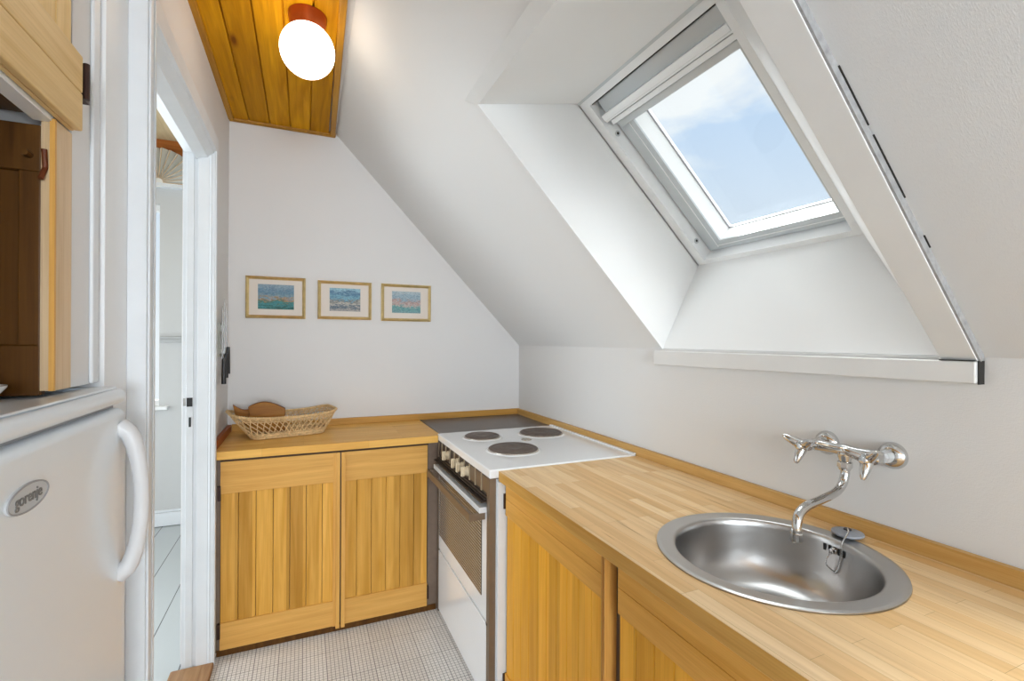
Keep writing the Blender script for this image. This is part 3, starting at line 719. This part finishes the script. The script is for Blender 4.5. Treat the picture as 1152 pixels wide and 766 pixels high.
# ================================================================== RIGHT BASE CABINET
t = thing('base_cabinet', 'honey coloured base cabinet with plank doors under the round sink', 'cabinet', (1.0, 0.5, 0))
XF = 0.690
MB().box(0.716, 1.30, -0.6, 1.652, 0.0, 0.72).build('carcass', M['brown_board'], t)
MB().box(0.716, 0.735, -0.6, 1.652, 0.72, 0.861).build('top_bar', M['brown_board'], t)
def right_door(y0, y1, strip_at):
    d = MB(); n = round((y1 - y0) / 0.062); w = (y1 - y0) / n
    for i in range(n): d.box(XF + 0.006, 0.714, y0 + w * i + 0.0008, y0 + w * (i + 1) - 0.0008, 0.05, 0.85)
    d = d.build('door', M['plank_y'], t, bevel=0.002)
    for z0, z1 in ((0.030, 0.152), (0.738, 0.800), (0.801, 0.858)):
        MB().box(XF, XF + 0.012, y0, y1, z0, z1).build('door_rail', M['rail_y'], d, bevel=0.0012)
    if strip_at is not None:
        s = MB(); s.box(XF - 0.012, 0.714, strip_at, strip_at + 0.007, 0.02, 0.858); s.box(XF - 0.007, 0.714, strip_at + 0.007, strip_at + 0.012, 0.02, 0.858); s.box(XF - 0.011, 0.714, strip_at + 0.012, strip_at + 0.018, 0.02, 0.858); s.box(XF - 0.006, 0.714, strip_at + 0.018, strip_at + 0.024, 0.02, 0.858)
        s.build('edge_strip', M['strip_wood'], d, bevel=0.0015)
    return d
d = right_door(1.010, 1.645, 0.986)
for z in (0.12, 0.79): MB().box(XF - 0.006, XF + 0.012, 1.6455, 1.652, z - 0.028, z + 0.028).build('hinge', M['hinge'], d)
d = right_door(0.335, 0.950, None)
right_door(-0.32, 0.32, None)

# ================================================================== COOKER
t = thing('cooker', 'white and brown electric cooker with three hotplates in the corner', 'cooker', (0.95, 2.05, 0))
X0 = 0.640; CY0, CY1 = 1.672, 2.418
bd = MB(); bd.box(X0 + 0.022, 1.29, CY0, CY1, 0.0, 0.868)
bd.build('body', M['enamel'], t)
MB().box(X0 - 0.004, X0 + 0.022, CY0 - 0.002, CY0 + 0.03, 0.0, 0.872).build('side_trim', M['stove_brown'], t, bevel=0.002)
MB().box(X0 - 0.004, X0 + 0.022, CY1 - 0.012, CY1 + 0.004, 0.0, 0.872).build('side_trim', M['stove_brown'], t, bevel=0.002)
hb_ = MB(); hb_.box(0.634, 1.302, 1.666, 2.428, 0.872, 0.906)
ho = hb_.build('hob', M['enamel'], t, bevel=0.006, seg=3)
lip = MB(); lip.box(1.285, 1.303, 1.668, 2.426, 0.904, 0.912); lip.build('hob_lip', M['enamel'], t, bevel=0.003)
def hotplate(x, y, r):
    p = MB().lathe([(0, 0.905), (r, 0.905), (r, 0.916), (r - 0.006, 0.9195), (r - 0.012, 0.9195), (r * 0.82, 0.918), (r * 0.8, 0.9195), (r * 0.55, 0.9185), (r * 0.53, 0.9195), (r * 0.3, 0.918), (r * 0.26, 0.917), (0, 0.917)], (x, y, 0), seg=48).build('hotplate', M['plate'], t, smooth=True)
    MB().lathe([(r + 0.0005, 0.905), (r + 0.006, 0.905), (r + 0.004, 0.911), (r + 0.0005, 0.913)], (x, y, 0), seg=48).build('steel_ring', M['plate_ring'], p, smooth=True)
    MB().lathe([(r + 0.007, 0.9055), (r + 0.016, 0.9055), (r + 0.012, 0.908), (r + 0.007, 0.909)], (x, y, 0), seg=48).build('enamel_dish', M['enamel'], p, smooth=True)
hotplate(0.815, 2.250, 0.086)
hotplate(0.848, 1.938, 0.108)
hotplate(1.128, 2.222, 0.108)
MB().lathe([(0.0, 0.906), (0.026, 0.906), (0.024, 0.909), (0.018, 0.909), (0.015, 0.907), (0, 0.907)], (0.995, 2.115, 0), seg=24).build('badge_disc', M['plate_ring'], t, smooth=True)
# control panel
MB().box(X0 + 0.004, X0 + 0.022, CY0 + 0.03, CY1 - 0.012, 0.796, 0.870).build('control_panel', M['stove_dark'], t)
dvs = [1.700 + 0.0735 * i for i in range(10)]
for y in dvs: MB().box(X0 - 0.001, X0 + 0.006, y, y + 0.005, 0.80, 0.868).build('panel_divider', M['divider'], t)
for y in dvs[:3]: MB().box(X0 + 0.002, X0 + 0.005, y + 0.009, y + 0.071, 0.806, 0.864).build('panel_window', M['stove_brown'], t)
for y in (1.945, 2.018, 2.092, 2.245):
    k = MB().lathe([(0.021, 0), (0.021, 0.008), (0.0175, 0.010), (0.0165, 0.024), (0, 0.024)], (X0 + 0.004, y, 0.833), (-1, 0, 0), 24)
    kb = k.build('knob', M['beige'], t, smooth=True)
    MB().box(X0 - 0.03, X0 - 0.012, y - 0.0055, y + 0.0055, 0.812, 0.854).build('knob_grip', M['beige'], kb, bevel=0.002)
vt = MB(); vt.box(X0 - 0.028, X0 + 0.02, CY0 + 0.03, CY1 - 0.012, 0.774, 0.780); vt.box(X0 - 0.012, X0 + 0.02, CY0 + 0.03, CY1 - 0.012, 0.784, 0.789); vt.box(X0 - 0.002, X0 + 0.02, CY0 + 0.03, CY1 - 0.012, 0.792, 0.796); vt.box(X0 + 0.004, X0 + 0.02, CY0 + 0.03, CY1 - 0.012, 0.762, 0.796)
vt.build('vent_grille', M['stove_dark'], t, bevel=0.001)
MB().box(X0 - 0.002, X0 + 0.004, CY0 + 0.03, CY1 - 0.02, 0.7835, 0.7905).build('vent_slot', M['stove_brown'], t)
# oven door: white leaf, brown glass, bar handle
od = MB(); od.box(X0 - 0.002, X0 + 0.022, CY0 + 0.032, CY1 - 0.014, 0.322, 0.757)
od = od.build('oven_door', M['enamel'], t, bevel=0.003)
MB().box(X0 - 0.032, X0 + 0.0, CY0 + 0.034, CY1 - 0.016, 0.735, 0.757).build('door_ledge', M['enamel'], od, bevel=0.002)
MB().box(X0 - 0.0055, X0 - 0.001, 1.757, 2.385, 0.398, 0.728).build('oven_window', M['oven_glass'], od, bevel=0.001)
hn = MB(); hn.box(X0 - 0.066, X0 - 0.054, 1.722, 2.40, 0.700, 0.733); hn.box(X0 - 0.06, X0, 1.722, 1.732, 0.703, 0.731); hn.box(X0 - 0.06, X0, 2.39, 2.40, 0.703, 0.731)
hn.build('oven_handle', M['stove_brown'], od, bevel=0.003)
dw = MB().box(X0 - 0.003, X0 + 0.022, CY0 + 0.032, CY1 - 0.014, 0.012, 0.314).build('drawer', M['enamel'], t, bevel=0.003)
MB().tube([(X0 - 0.004, CY0 + 0.02, 0.318), (X0 + 0.0, CY0 + 0.034, 0.318)], 0.004, 8).build('door_pin', M['stove_dark'], t)
# white panel closing the gap beside the cooker
o = MB().box(X0 + 0.024, 0.712, 1.6535, 1.668, 0.0, 0.861).build('filler_panel', M['trim'], bevel=0.001)
tag(o, 'narrow white upright panel between the cooker and the sink cabinet', 'panel')
# dark sheet behind the hob
o = MB().box(0.652, 1.302, 2.432, YB - 0.022, 0.868, 0.901).build('cover_sheet', M['cover'], bevel=0.002)
tag(o, 'dark brown sheet filling the worktop corner behind the hob', 'sheet')

# ================================================================== SINK
t = thing('sink', 'round stainless steel sink set into the pale worktop', 'sink', (SC[0], SC[1], 0.75))
R = [(0.252, 0.9003), (0.2515, 0.9032), (0.2465, 0.9052), (0.240, 0.9045), (0.236, 0.9035), (0.216, 0.9032), (0.211, 0.9015), (0.208, 0.897), (0.2065, 0.885), (0.2045, 0.860), (0.200, 0.825), (0.192, 0.795), (0.178, 0.770), (0.158, 0.754), (0.130, 0.745), (0.09, 0.7405), (0.05, 0.7385), (0.043, 0.738), (0.040, 0.736), (0.0, 0.736)]
sk = MB(); sk.lathe(R, (SC[0], SC[1], 0), seg=96)
sk.f = sk.f[:-2]    # open shell
# underside so that the bowl has thickness
o = sk.build('bowl', M['stainless'], t, smooth=True)
sm = o.modifiers.new('thick', 'SOLIDIFY'); sm.thickness = 0.0012; sm.offset = -1
ov = MB()
for k, a in enumerate((-11, -7.6, -4.2, -0.8, 2.6)):
    a = math.radians(a)
    p = Vector((SC[0] + 0.2045 * math.cos(a), SC[1] + 0.2045 * math.sin(a), 0.878)); tt = Vector((-math.sin(a), math.cos(a), 0)); nn = Vector((-math.cos(a), -math.sin(a), 0))
    ov.hexa([p - tt * 0.0028 - Vector((0, 0, 0.008)), p + tt * 0.0028 - Vector((0, 0, 0.008)), p + tt * 0.0028 + Vector((0, 0, 0.008)), p - tt * 0.0028 + Vector((0, 0, 0.008))],
            [q + nn * 0.0012 for q in (p - tt * 0.0028 - Vector((0, 0, 0.008)), p + tt * 0.0028 - Vector((0, 0, 0.008)), p + tt * 0.0028 + Vector((0, 0, 0.008)), p - tt * 0.0028 + Vector((0, 0, 0.008)))])
ov.build('overflow_slots', M['black'], t)
a = math.radians(-4.2); sp = Vector((SC[0] + 0.204 * math.cos(a), SC[1] + 0.204 * math.sin(a), 0.877)); nn = Vector((-math.cos(a), -math.sin(a), 0))
MB().lathe([(0.008, 0), (0.008, 0.002), (0.0045, 0.004), (0.0045, 0.010), (0.0065, 0.012), (0, 0.013)], sp, nn, 18).build('overflow_stud', M['chrome'], t, smooth=True)
# strainer
MB().lathe([(0.036, 0.7362), (0.034, 0.7385), (0.010, 0.7375), (0, 0.7375)], (SC[0], SC[1], 0), seg=32).build('strainer', M['chrome'], t, smooth=True)
# plug with its ball chain
pc = Vector((1.247, 0.765, 0.9072))
t = thing('sink_plug', 'grey rubber plug on a ball chain lying behind the sink rim', 'plug', pc)
MB().lathe([(0, 0.0), (0.030, 0.0), (0.035, 0.004), (0.034, 0.008), (0.020, 0.0125), (0, 0.013)], pc, seg=32).build('plug_disc', M['rubber'], t, smooth=True)
MB().lathe([(0.009, 0.0125), (0.008, 0.016), (0, 0.0165)], pc, seg=18).build('plug_boss', M['black'], t, smooth=True)
s0 = sp + nn * 0.0165
rimp = Vector((SC[0] + 0.212 * math.cos(math.radians(-9)), SC[1] + 0.212 * math.sin(math.radians(-9)), 0.9085))
ctrl = [pc + Vector((0, 0, 0.0165)), pc + Vector((-0.018, -0.012, 0.013)), rimp, rimp + Vector((-0.008, 0, -0.012)), rimp + Vector((-0.012, 0.001, -0.05)), rimp + Vector((-0.014, 0.008, -0.078)), rimp + Vector((-0.013, 0.017, -0.078)), s0 + Vector((-0.006, 0.004, -0.03)), s0 + Vector((-0.002, 0.0, -0.006)), s0]
def catmull(ps, n=10):
    out = []; ps = [Vector(p) for p in ps]; q = [ps[0]] + ps + [ps[-1]]
    for i in range(1, len(q) - 2):
        for k in range(n):
            u = k / n; a, b, c, d = q[i - 1], q[i], q[i + 1], q[i + 2]
            out.append(0.5 * (2 * b + (c - a) * u + (2 * a - 5 * b + 4 * c - d) * u * u + (3 * b - a - 3 * c + d) * u ** 3))
    out.append(ps[-1]); return out
cp_ = catmull(ctrl, 14)
rs = [0.0021 if i % 2 else 0.0011 for i in range(len(cp_))]
MB().tube(cp_, rs, 8).build('ball_chain', M['chrome'], t, smooth=True)

# ================================================================== TAP
t = thing('mixer_tap', 'chrome wall-mounted mixer tap with curved spout over the sink', 'tap', (XR, 0.785, 1.11))
TX, TZ = 1.268, 1.112; TYS = (0.865, 0.705)
body = MB()
ys_ = [0.875, 0.862, 0.845, 0.82, 0.80, 0.785, 0.77, 0.75, 0.725, 0.708, 0.695]
rr = [0.012, 0.0165, 0.0150, 0.0135, 0.0145, 0.0165, 0.0145, 0.0135, 0.0150, 0.0165, 0.012]
body.tube([(TX, y, TZ) for y in ys_], rr, 20)
body.lathe([(0.0165, 0), (0.0165, 0.012), (0.013, 0.022), (0.013, 0.03)], (TX, 0.785, TZ - 0.004), (0, 0, -1), 24)
body.build('tap_body', M['chrome'], t, smooth=True)
for y in TYS:
    MB().lathe([(0.0325, 0), (0.0325, 0.003), (0.030, 0.010), (0.022, 0.018), (0.0165, 0.021)], (XR - 0.0005, y, TZ), (-1, 0, 0), 32).build('wall_rose', M['chrome'], t, smooth=True)
    MB().lathe([(0.0145, 0.018), (0.0145, 0.030), (0.0165, 0.031), (0.0165, 0.045), (0.0145, 0.046), (0.0145, 0.056)], (XR, y, TZ), (-1, 0, 0), 8).build('union', M['union_grey'] if y < 0.8 else M['chrome'], t)
    hd = MB().lathe([(0.0135, 0.010), (0.0135, 0.020), (0.0155, 0.022), (0.0155, 0.030), (0.011, 0.033), (0.010, 0.052), (0.012, 0.055), (0.0125, 0.062), (0.008, 0.067), (0, 0.068)], (TX, y, TZ), (-1, 0, 0), 24).build('tap_handle', M['chrome'], t, smooth=True)
    st = MB()
    for k in range(3):
        a = 2 * PI * k / 3 + (0.55 if y > 0.8 else 0.42)
        dv = Vector((0, math.cos(a), math.sin(a)))
        c = Vector((TX - 0.058, y, TZ))
        st.tube([c + Vector((0.014, 0, 0)), c + dv * 0.010 + Vector((0.006, 0, 0)), c + dv * 0.025 + Vector((-0.003, 0, 0)), c + dv * 0.040 + Vector((-0.012, 0, 0)), c + dv * 0.045 + Vector((-0.014, 0, 0))], [0.0135, 0.0135, 0.011, 0.007, 0.0035], 12)
    st.build('handle_prong', M['chrome'], hd, smooth=True)
nut = MB().lathe([(0.0155, 0), (0.0175, 0.002), (0.0175, 0.014), (0.0155, 0.016), (0.0125, 0.022)], (TX, 0.785, TZ - 0.028), (0, 0, -1), 8).build('swivel_nut', M['chrome'], t)
sp_ = catmull([(TX, 0.785, TZ - 0.045), (TX - 0.001, 0.785, 1.050), (TX - 0.012, 0.784, 1.028), (TX - 0.045, 0.780, 1.012), (TX - 0.12, 0.768, 1.006), (TX - 0.185, 0.757, 1.003), (TX - 0.222, 0.749, 0.992), (TX - 0.234, 0.7455, 0.972), (TX - 0.236, 0.745, 0.950)], 8)
MB().tube(sp_, 0.0105, 18).build('spout', M['chrome'], t, smooth=True)
MB().lathe([(0.012, 0), (0.013, 0.002), (0.013, 0.018), (0.011, 0.021), (0.009, 0.020), (0, 0.018)], (TX - 0.236, 0.745, 0.954), (0, 0, -1), 12).build('aerator', M['chrome'], t)

# ================================================================== PICTURES
def picture(name, x0, x1, z0, z1, pw_, ph_, dx_, stops, seed, label):
    t = thing('picture_frame', label, 'picture', ((x0 + x1) / 2, YB, z0), 'small gold framed pictures on the back wall')
    f = MB(); w = 0.017; yo, yi = YB - 0.018, YB - 0.001
    out = [(x0, z0), (x1, z0), (x1, z1), (x0, z1)]; inn = [(x0 + w, z0 + w), (x1 - w, z0 + w), (x1 - w, z1 - w), (x0 + w, z1 - w)]
    mid = [(x0 + w * 0.4, z0 + w * 0.4), (x1 - w * 0.4, z0 + w * 0.4), (x1 - w * 0.4, z1 - w * 0.4), (x0 + w * 0.4, z1 - w * 0.4)]
    rings = [[(x, yi, z) for x, z in out], [(x, yo + 0.004, z) for x, z in out], [(x, yo, z) for x, z in mid], [(x, yo + 0.007, z) for x, z in inn], [(x, yi, z) for x, z in inn]]
    vs = [p for r in rings for p in r]; fs = []
    for i in range(4):
        for k in range(4): fs.append((i * 4 + k, i * 4 + (k + 1) % 4, (i + 1) * 4 + (k + 1) % 4, (i + 1) * 4 + k))
    f.add(vs, fs); f.build('frame', M['gold'], t)
    MB().box(x0 + w - 0.001, x1 - w + 0.001, YB - 0.008, YB - 0.003, z0 + w - 0.001, z1 - w + 0.001).build('mat', M['mat'], t)
    cx, cz = (x0 + x1) / 2 + dx_, (z0 + z1) / 2 + 0.004
    MB().box(cx - pw_ / 2, cx + pw_ / 2, YB - 0.0088, YB - 0.0078, cz - ph_ / 2, cz + ph_ / 2).build('print', print_mat('print_' + str(seed), stops, seed), t)
picture('p', -0.290, 0.006, 1.503, 1.730, 0.178, 0.135, 0.0, [(0.05, (0.03, 0.14, 0.13)), (0.25, (0.06, 0.28, 0.30)), (0.36, (0.10, 0.20, 0.14)), (0.45, (0.45, 0.26, 0.14)), (0.55, (0.25, 0.36, 0.40)), (0.75, (0.14, 0.27, 0.38)), (0.95, (0.28, 0.38, 0.46))], 1.3,
        'gold framed dark blue-green sea view, leftmost of the three pictures')
picture('p', 0.069, 0.363, 1.505, 1.724, 0.168, 0.132, 0.0, [(0.05, (0.42, 0.40, 0.38)), (0.22, (0.10, 0.16, 0.22)), (0.35, (0.55, 0.52, 0.46)), (0.50, (0.20, 0.22, 0.22)), (0.60, (0.22, 0.46, 0.58)), (0.8, (0.10, 0.22, 0.36)), (0.95, (0.32, 0.55, 0.66))], 4.7,
        'gold framed view with bright blue sky and dark foliage, middle of the three pictures')
picture('p', 0.419, 0.718, 1.502, 1.724, 0.172, 0.130, 0.0, [(0.05, (0.22, 0.40, 0.42)), (0.25, (0.16, 0.40, 0.40)), (0.36, (0.55, 0.48, 0.46)), (0.52, (0.52, 0.34, 0.30)), (0.62, (0.36, 0.48, 0.55)), (0.82, (0.34, 0.48, 0.56)), (0.95, (0.48, 0.58, 0.62))], 9.1,
        'gold framed pale blue and pink print, rightmost of the three pictures')

# ================================================================== CEILING LAMP
lx, ly = 0.006, 1.885
t = thing('ceiling_lamp', 'lit white globe lamp with copper base on the pine ceiling', 'lamp', (lx, ly, ZC - 0.015))
MB().lathe([(0.052, 0.0), (0.066, 0.0), (0.066, 0.004), (0.062, 0.03), (0.058, 0.052), (0.054, 0.052)], (lx, ly, ZC - 0.0145), (0, 0, -1), 40).build('lamp_base', M['copper'], t, smooth=True)
gz = ZC - 0.0145 - 0.125
prof = [(0.093 * math.sin(PI * k / 28), 0.093 * math.cos(PI * k / 28)) for k in range(29)]
MB().lathe([p for p in prof], (lx, ly, gz), seg=48).build('globe', M['globe'], t, smooth=True)

# ================================================================== BASKET
bc = Vector((-0.082, 2.742, 0.901)); ang = math.radians(13.3)
t = thing('wicker_basket', 'pale wicker basket holding wooden boards on the back worktop', 'basket', bc)
def rr_pt(u, hx, hy, r):
    """point on a rounded rectangle, u in 0..1 by length"""
    segs = []; L1, L2, La = 2 * (hx - r), 2 * (hy - r), PI * r / 2
    tot = 2 * (L1 + L2) + 4 * La; s = (u % 1.0) * tot
    for k, (ln, kind) in enumerate([(L1, 'b'), (La, 0), (L2, 'r'), (La, 1), (L1, 't'), (La, 2), (L2, 'l'), (La, 3)]):
        if s <= ln or k == 7:
            f = s / ln if ln > 0 else 0
            if kind == 'b': return (-hx + r + ln * f, -hy)
            if kind == 'r': return (hx, -hy + r + ln * f)
            if kind == 't': return (hx - r - ln * f, hy)
            if kind == 'l': return (-hx, hy - r - ln * f)
            cxx, cyy, a0 = {0: (hx - r, -hy + r, -PI / 2), 1: (hx - r, hy - r, 0), 2: (-hx + r, hy - r, PI / 2), 3: (-hx + r, -hy + r, PI)}[kind]
            a = a0 + f * PI / 2
            return (cxx + r * math.cos(a), cyy + r * math.sin(a))
        s -= ln
HB = 0.096
def bk(u, h):
    x, y = rr_pt(u, 0.168 + 0.062 * h, 0.100 + 0.020 * h, 0.045 + 0.012 * h)
    if x < 0: x -= 0.030 * h * min(1, -x / 0.2) ** 2      # the left end leans out further
    lift = 0.012 * (abs(x) / 0.2) ** 3 * h
    ca, sa_ = math.cos(ang), math.sin(ang)
    return bc + Vector((x * ca - y * sa_, x * sa_ + y * ca, 0.006 + h * HB + lift))
wk = MB(); NS = 46
for k in range(NS):
    for s in (1, -1):
        wk.tube([bk(k / NS + s * 0.052 * h, h) + (bk(k / NS, h) - Vector((bc.x, bc.y, bk(k / NS, h).z))).normalized() * (0.0016 * s) for h in (0.05, 0.25, 0.45, 0.65, 0.85, 0.98)], 0.0024, 6)
for h in (0.09, 0.15, 0.21, 0.80, 0.87, 0.94):
    n = 140
    wk.tube([bk(i / n, h) + Vector((0, 0, 0.0012 * math.sin(i * PI / 2))) for i in range(n)], 0.0023, 6, closed=True)
wk.build('woven_side', M['wicker'], t, smooth=True)
rm = MB(); n = 260
for ph in (0, 2 * PI / 3, 4 * PI / 3):
    rm.tube([bk(i / n, 1.0) + Vector((0.0038 * math.cos(i * 2 * PI * 52 / n + ph), 0.0, 0.0038 * math.sin(i * 2 * PI * 52 / n + ph))) for i in range(n)], 0.0036, 6, closed=True)
rm.build('rim', M['wicker'], t, smooth=True)
rb = MB()
rb.tube([bk(i / 100, 0.0) for i in range(100)], 0.006, 8, closed=True)
rb.tube([bk(i / 100, 0.1) for i in range(100)], 0.0045, 8, closed=True)
rb.build('base_ring', M['wicker'], t, smooth=True)
fl = MB()
ca, sa_ = math.cos(ang), math.sin(ang)
for k in range(-11, 12):
    y = k * 0.0082; hx = 0.166 if abs(y) < 0.055 else 0.166 - (abs(y) - 0.055)
    pts = []
    for i in range(25):
        x = -hx + 2 * hx * i / 24; pts.append(bc + Vector((x * ca - y * sa_, x * sa_ + y * ca, 0.005 + 0.001 * (1 if (i + k) % 2 else -1))))
    fl.tube(pts, 0.0042, 6)
fl.build('woven_base', M['wicker'], t, smooth=True)

# wooden boards standing in the basket
def board(outline, y, thick, tilt, label):
    """outline in x,z; two materials: broad faces and edge"""
    n = len(outline); d = Vector((0, thick, 0))
    pts = [Vector((x, y + (z - 0.91) * tilt, z)) for x, z in outline]
    me = MB().prism(pts, d)
    o = me.build('wooden_board', M['board'], bevel=0.003)
    o.data.materials.append(M['board_edge'])
    for p in o.data.polygons:
        if abs(p.normal.y) < 0.5: p.material_index = 1
    tag(o, label, 'board', 'wooden boards in the basket'); return o
top1 = [(-0.236 - 0.092 * u, 1.040 - 0.012 * math.sin(PI * u) + 0.022 * u ** 2) for u in [i / 12 for i in range(13)]]
board([(-0.270, 0.955), (-0.236, 0.945)] + top1 + [(-0.316, 1.008)], 2.748, 0.018, 0.08, 'brown wooden board with hollowed top edge at the left end of the basket')
top2 = [(-0.088 - 0.168 * u, 1.030 + 0.040 * math.sin(PI * (u * 0.78 + 0.05)) ** 1.2 + 0.002 * u) for u in [i / 16 for i in range(17)]]
board([(-0.240, 0.920), (-0.088, 0.920)] + top2, 2.712, 0.030, 0.08, 'brown wooden board with arched top edge in the middle of the basket')

# ================================================================== KNIVES on the left wall
t = thing('knife_rack', 'pale upright knife rack on the left wall in the corner by the doorway', 'rack', (XL, 2.68, 1.3))
kr = MB(); kr.box(XL + 0.0005, XL + 0.008, 2.60, 2.79, 1.305, 1.465)
kr.build('rack_plate', M['holder'], t, bevel=0.002)
MB().box(XL + 0.008, XL + 0.015, 2.60, 2.79, 1.32, 1.345).build('magnet_bar', M['holder'], t, bevel=0.001)
MB().box(XL + 0.008, XL + 0.015, 2.60, 2.79, 1.425, 1.45).build('magnet_bar', M['holder'], t, bevel=0.001)
for (y, zt, zh, zb_, lab) in ((2.635, 1.545, 1.295, 1.175, 'black handled knife nearest the doorway on the knife rack'), (2.70, 1.585, 1.315, 1.20, 'black handled knife in the middle of the knife rack'), (2.765, 1.565, 1.345, 1.215, 'black handled knife nearest the back wall on the knife rack')):
    k = thing('kitchen_knife', lab, 'knife', (XL + 0.018, y, zb_), 'knives on the wall rack')
    MB().prism([(XL + 0.0155, y - 0.014, zh), (XL + 0.0155, y + 0.014, zh), (XL + 0.0155, y + 0.013, zt - 0.06), (XL + 0.0155, y - 0.010, zt), (XL + 0.0155, y - 0.014, zt - 0.01)], (0.002, 0, 0)).build('blade', M['steel'], k)
    MB().tube([(XL + 0.0215, y, zh + 0.004), (XL + 0.0215, y, (zh + zb_) / 2), (XL + 0.0215, y, zb_)], [0.0085, 0.0100, 0.0105], 12).build('handle', M['black'], k, smooth=True)

# ================================================================== LIGHT
w = bpy.data.worlds.new('sky'); S.world = w; w.use_nodes = True
nt = w.node_tree; bgd = nt.nodes['Background']
tc = N(nt, 'ShaderNodeTexCoord'); sx = N(nt, 'ShaderNodeSeparateXYZ'); L(nt, tc.outputs['Generated'], sx.inputs[0])
mp = N(nt, 'ShaderNodeMapping'); L(nt, tc.outputs['Generated'], mp.inputs['Vector']); mp.inputs['Scale'].default_value = (3.0, 3.0, 7.0); mp.inputs['Location'].default_value = (0.35, 0.2, 0.15)
cn = N(nt, 'ShaderNodeTexNoise'); cn.inputs['Scale'].default_value = 1.0; cn.inputs['Detail'].default_value = 8; cn.inputs['Roughness'].default_value = 0.55; cn.inputs['Distortion'].default_value = 0.4
L(nt, mp.outputs[0], cn.inputs['Vector'])
blue = ramp(nt, sx.outputs[2], [(0.0, (0.88, 0.93, 0.97)), (0.20, (0.72, 0.82, 0.93)), (0.40, (0.56, 0.72, 0.93)), (0.7, (0.55, 0.7, 0.92))])
cz_ = math_n(nt, 'ADD', cn.outputs['Fac'], math_n(nt, 'MULTIPLY', math_n(nt, 'SUBTRACT', sx.outputs[2], 0.36), 1.1))
cl = ramp(nt, cz_, [(0.44, (0, 0, 0)), (0.60, (1, 1, 1))])
skyc = mix(nt, cl, blue, (0.95, 0.98, 1.0))
L(nt, skyc, bgd.inputs['Color'])
SKY_LOW, SKY_HIGH, SKY_GLOW = 0.88, 5.0, 85.0
mr = N(nt, 'ShaderNodeMapRange'); mr.interpolation_type = 'SMOOTHSTEP'
L(nt, sx.outputs[2], mr.inputs['Value']); mr.inputs['From Min'].default_value = 0.50; mr.inputs['From Max'].default_value = 0.64
mr.inputs['To Min'].default_value = SKY_LOW; mr.inputs['To Max'].default_value = SKY_HIGH
# bright sunlit cloud high up beyond the gable
vm = N(nt, 'ShaderNodeVectorMath', operation='DOT_PRODUCT'); L(nt, tc.outputs['Generated'], vm.inputs[0])
vm.inputs[1].default_value = Vector((0.30, 0.75, 0.60)).normalized()
m2 = N(nt, 'ShaderNodeMapRange'); m2.interpolation_type = 'SMOOTHSTEP'
L(nt, vm.outputs['Value'], m2.inputs['Value']); m2.inputs['From Min'].default_value = 0.955; m2.inputs['From Max'].default_value = 0.99
m2.inputs['To Min'].default_value = 0.0; m2.inputs['To Max'].default_value = SKY_GLOW
L(nt, math_n(nt, 'ADD', mr.outputs['Result'], m2.outputs['Result']), bgd.inputs['Strength'])

def area(name, loc, direction, sx_, sy_, power, col=(1, 1, 1)):
    l = bpy.data.lights.new(name, 'AREA'); l.shape = 'RECTANGLE'; l.size = sx_; l.size_y = sy_; l.energy = power; l.color = col
    o = bpy.data.objects.new(name, l); COL.objects.link(o); o.location = loc
    o.rotation_euler = Vector(direction).to_track_quat('-Z', 'Y').to_euler(); return o
area('rear_fill_light', (0.3, YREAR - 0.02, 1.42), (0, 1, -0.22), 1.05, 1.1, 80.0, (0.84, 0.93, 1.0))  # added fill light in the unseen rear opening
area('side_fill_light', (-0.40, -1.5, 1.4), (1, 0.25, -0.3), 1.15, 1.15, 10.0, (0.84, 0.93, 1.0))  # added fill from the left, behind the camera, for slope and cabinet fronts
area('next_room_side_fill', (-3.21, 1.95, 1.4), (1, 0, -0.5), 1.9, 1.5, 52.0, (0.88, 0.95, 1.0))  # fill light added in the next room to reach the slope through the doorway
area('next_room_window_daylight', (-1.5, NY - 0.01, 1.6), (0, -1, 0), 0.8, 1.4, 6.0, (0.93, 0.98, 1.0))

# ================================================================== CAMERA
r = Vector((0.91759784, -0.39747717, 0.00510808)); u = Vector((-0.00483167, 0.0016969, 0.99998689)); f = Vector((0.39748063, 0.91761049, 0.0003634))
cam = bpy.data.cameras.new('camera'); cam.sensor_fit = 'HORIZONTAL'; cam.sensor_width = 36; cam.lens = 539.695 / 1152 * 36
cam.clip_start = 0.02
co = bpy.data.objects.new('camera', cam); COL.objects.link(co)
mw = Matrix((r, u, -f)).transposed().to_4x4(); mw.translation = Vector((0, 0, 1.3876)); co.matrix_world = mw
S.camera = co
S.view_settings.view_transform = 'Standard'; S.view_settings.look = 'None'
S.view_settings.exposure = 0.23; S.view_settings.gamma = 1.0; S.view_settings.use_curve_mapping = False
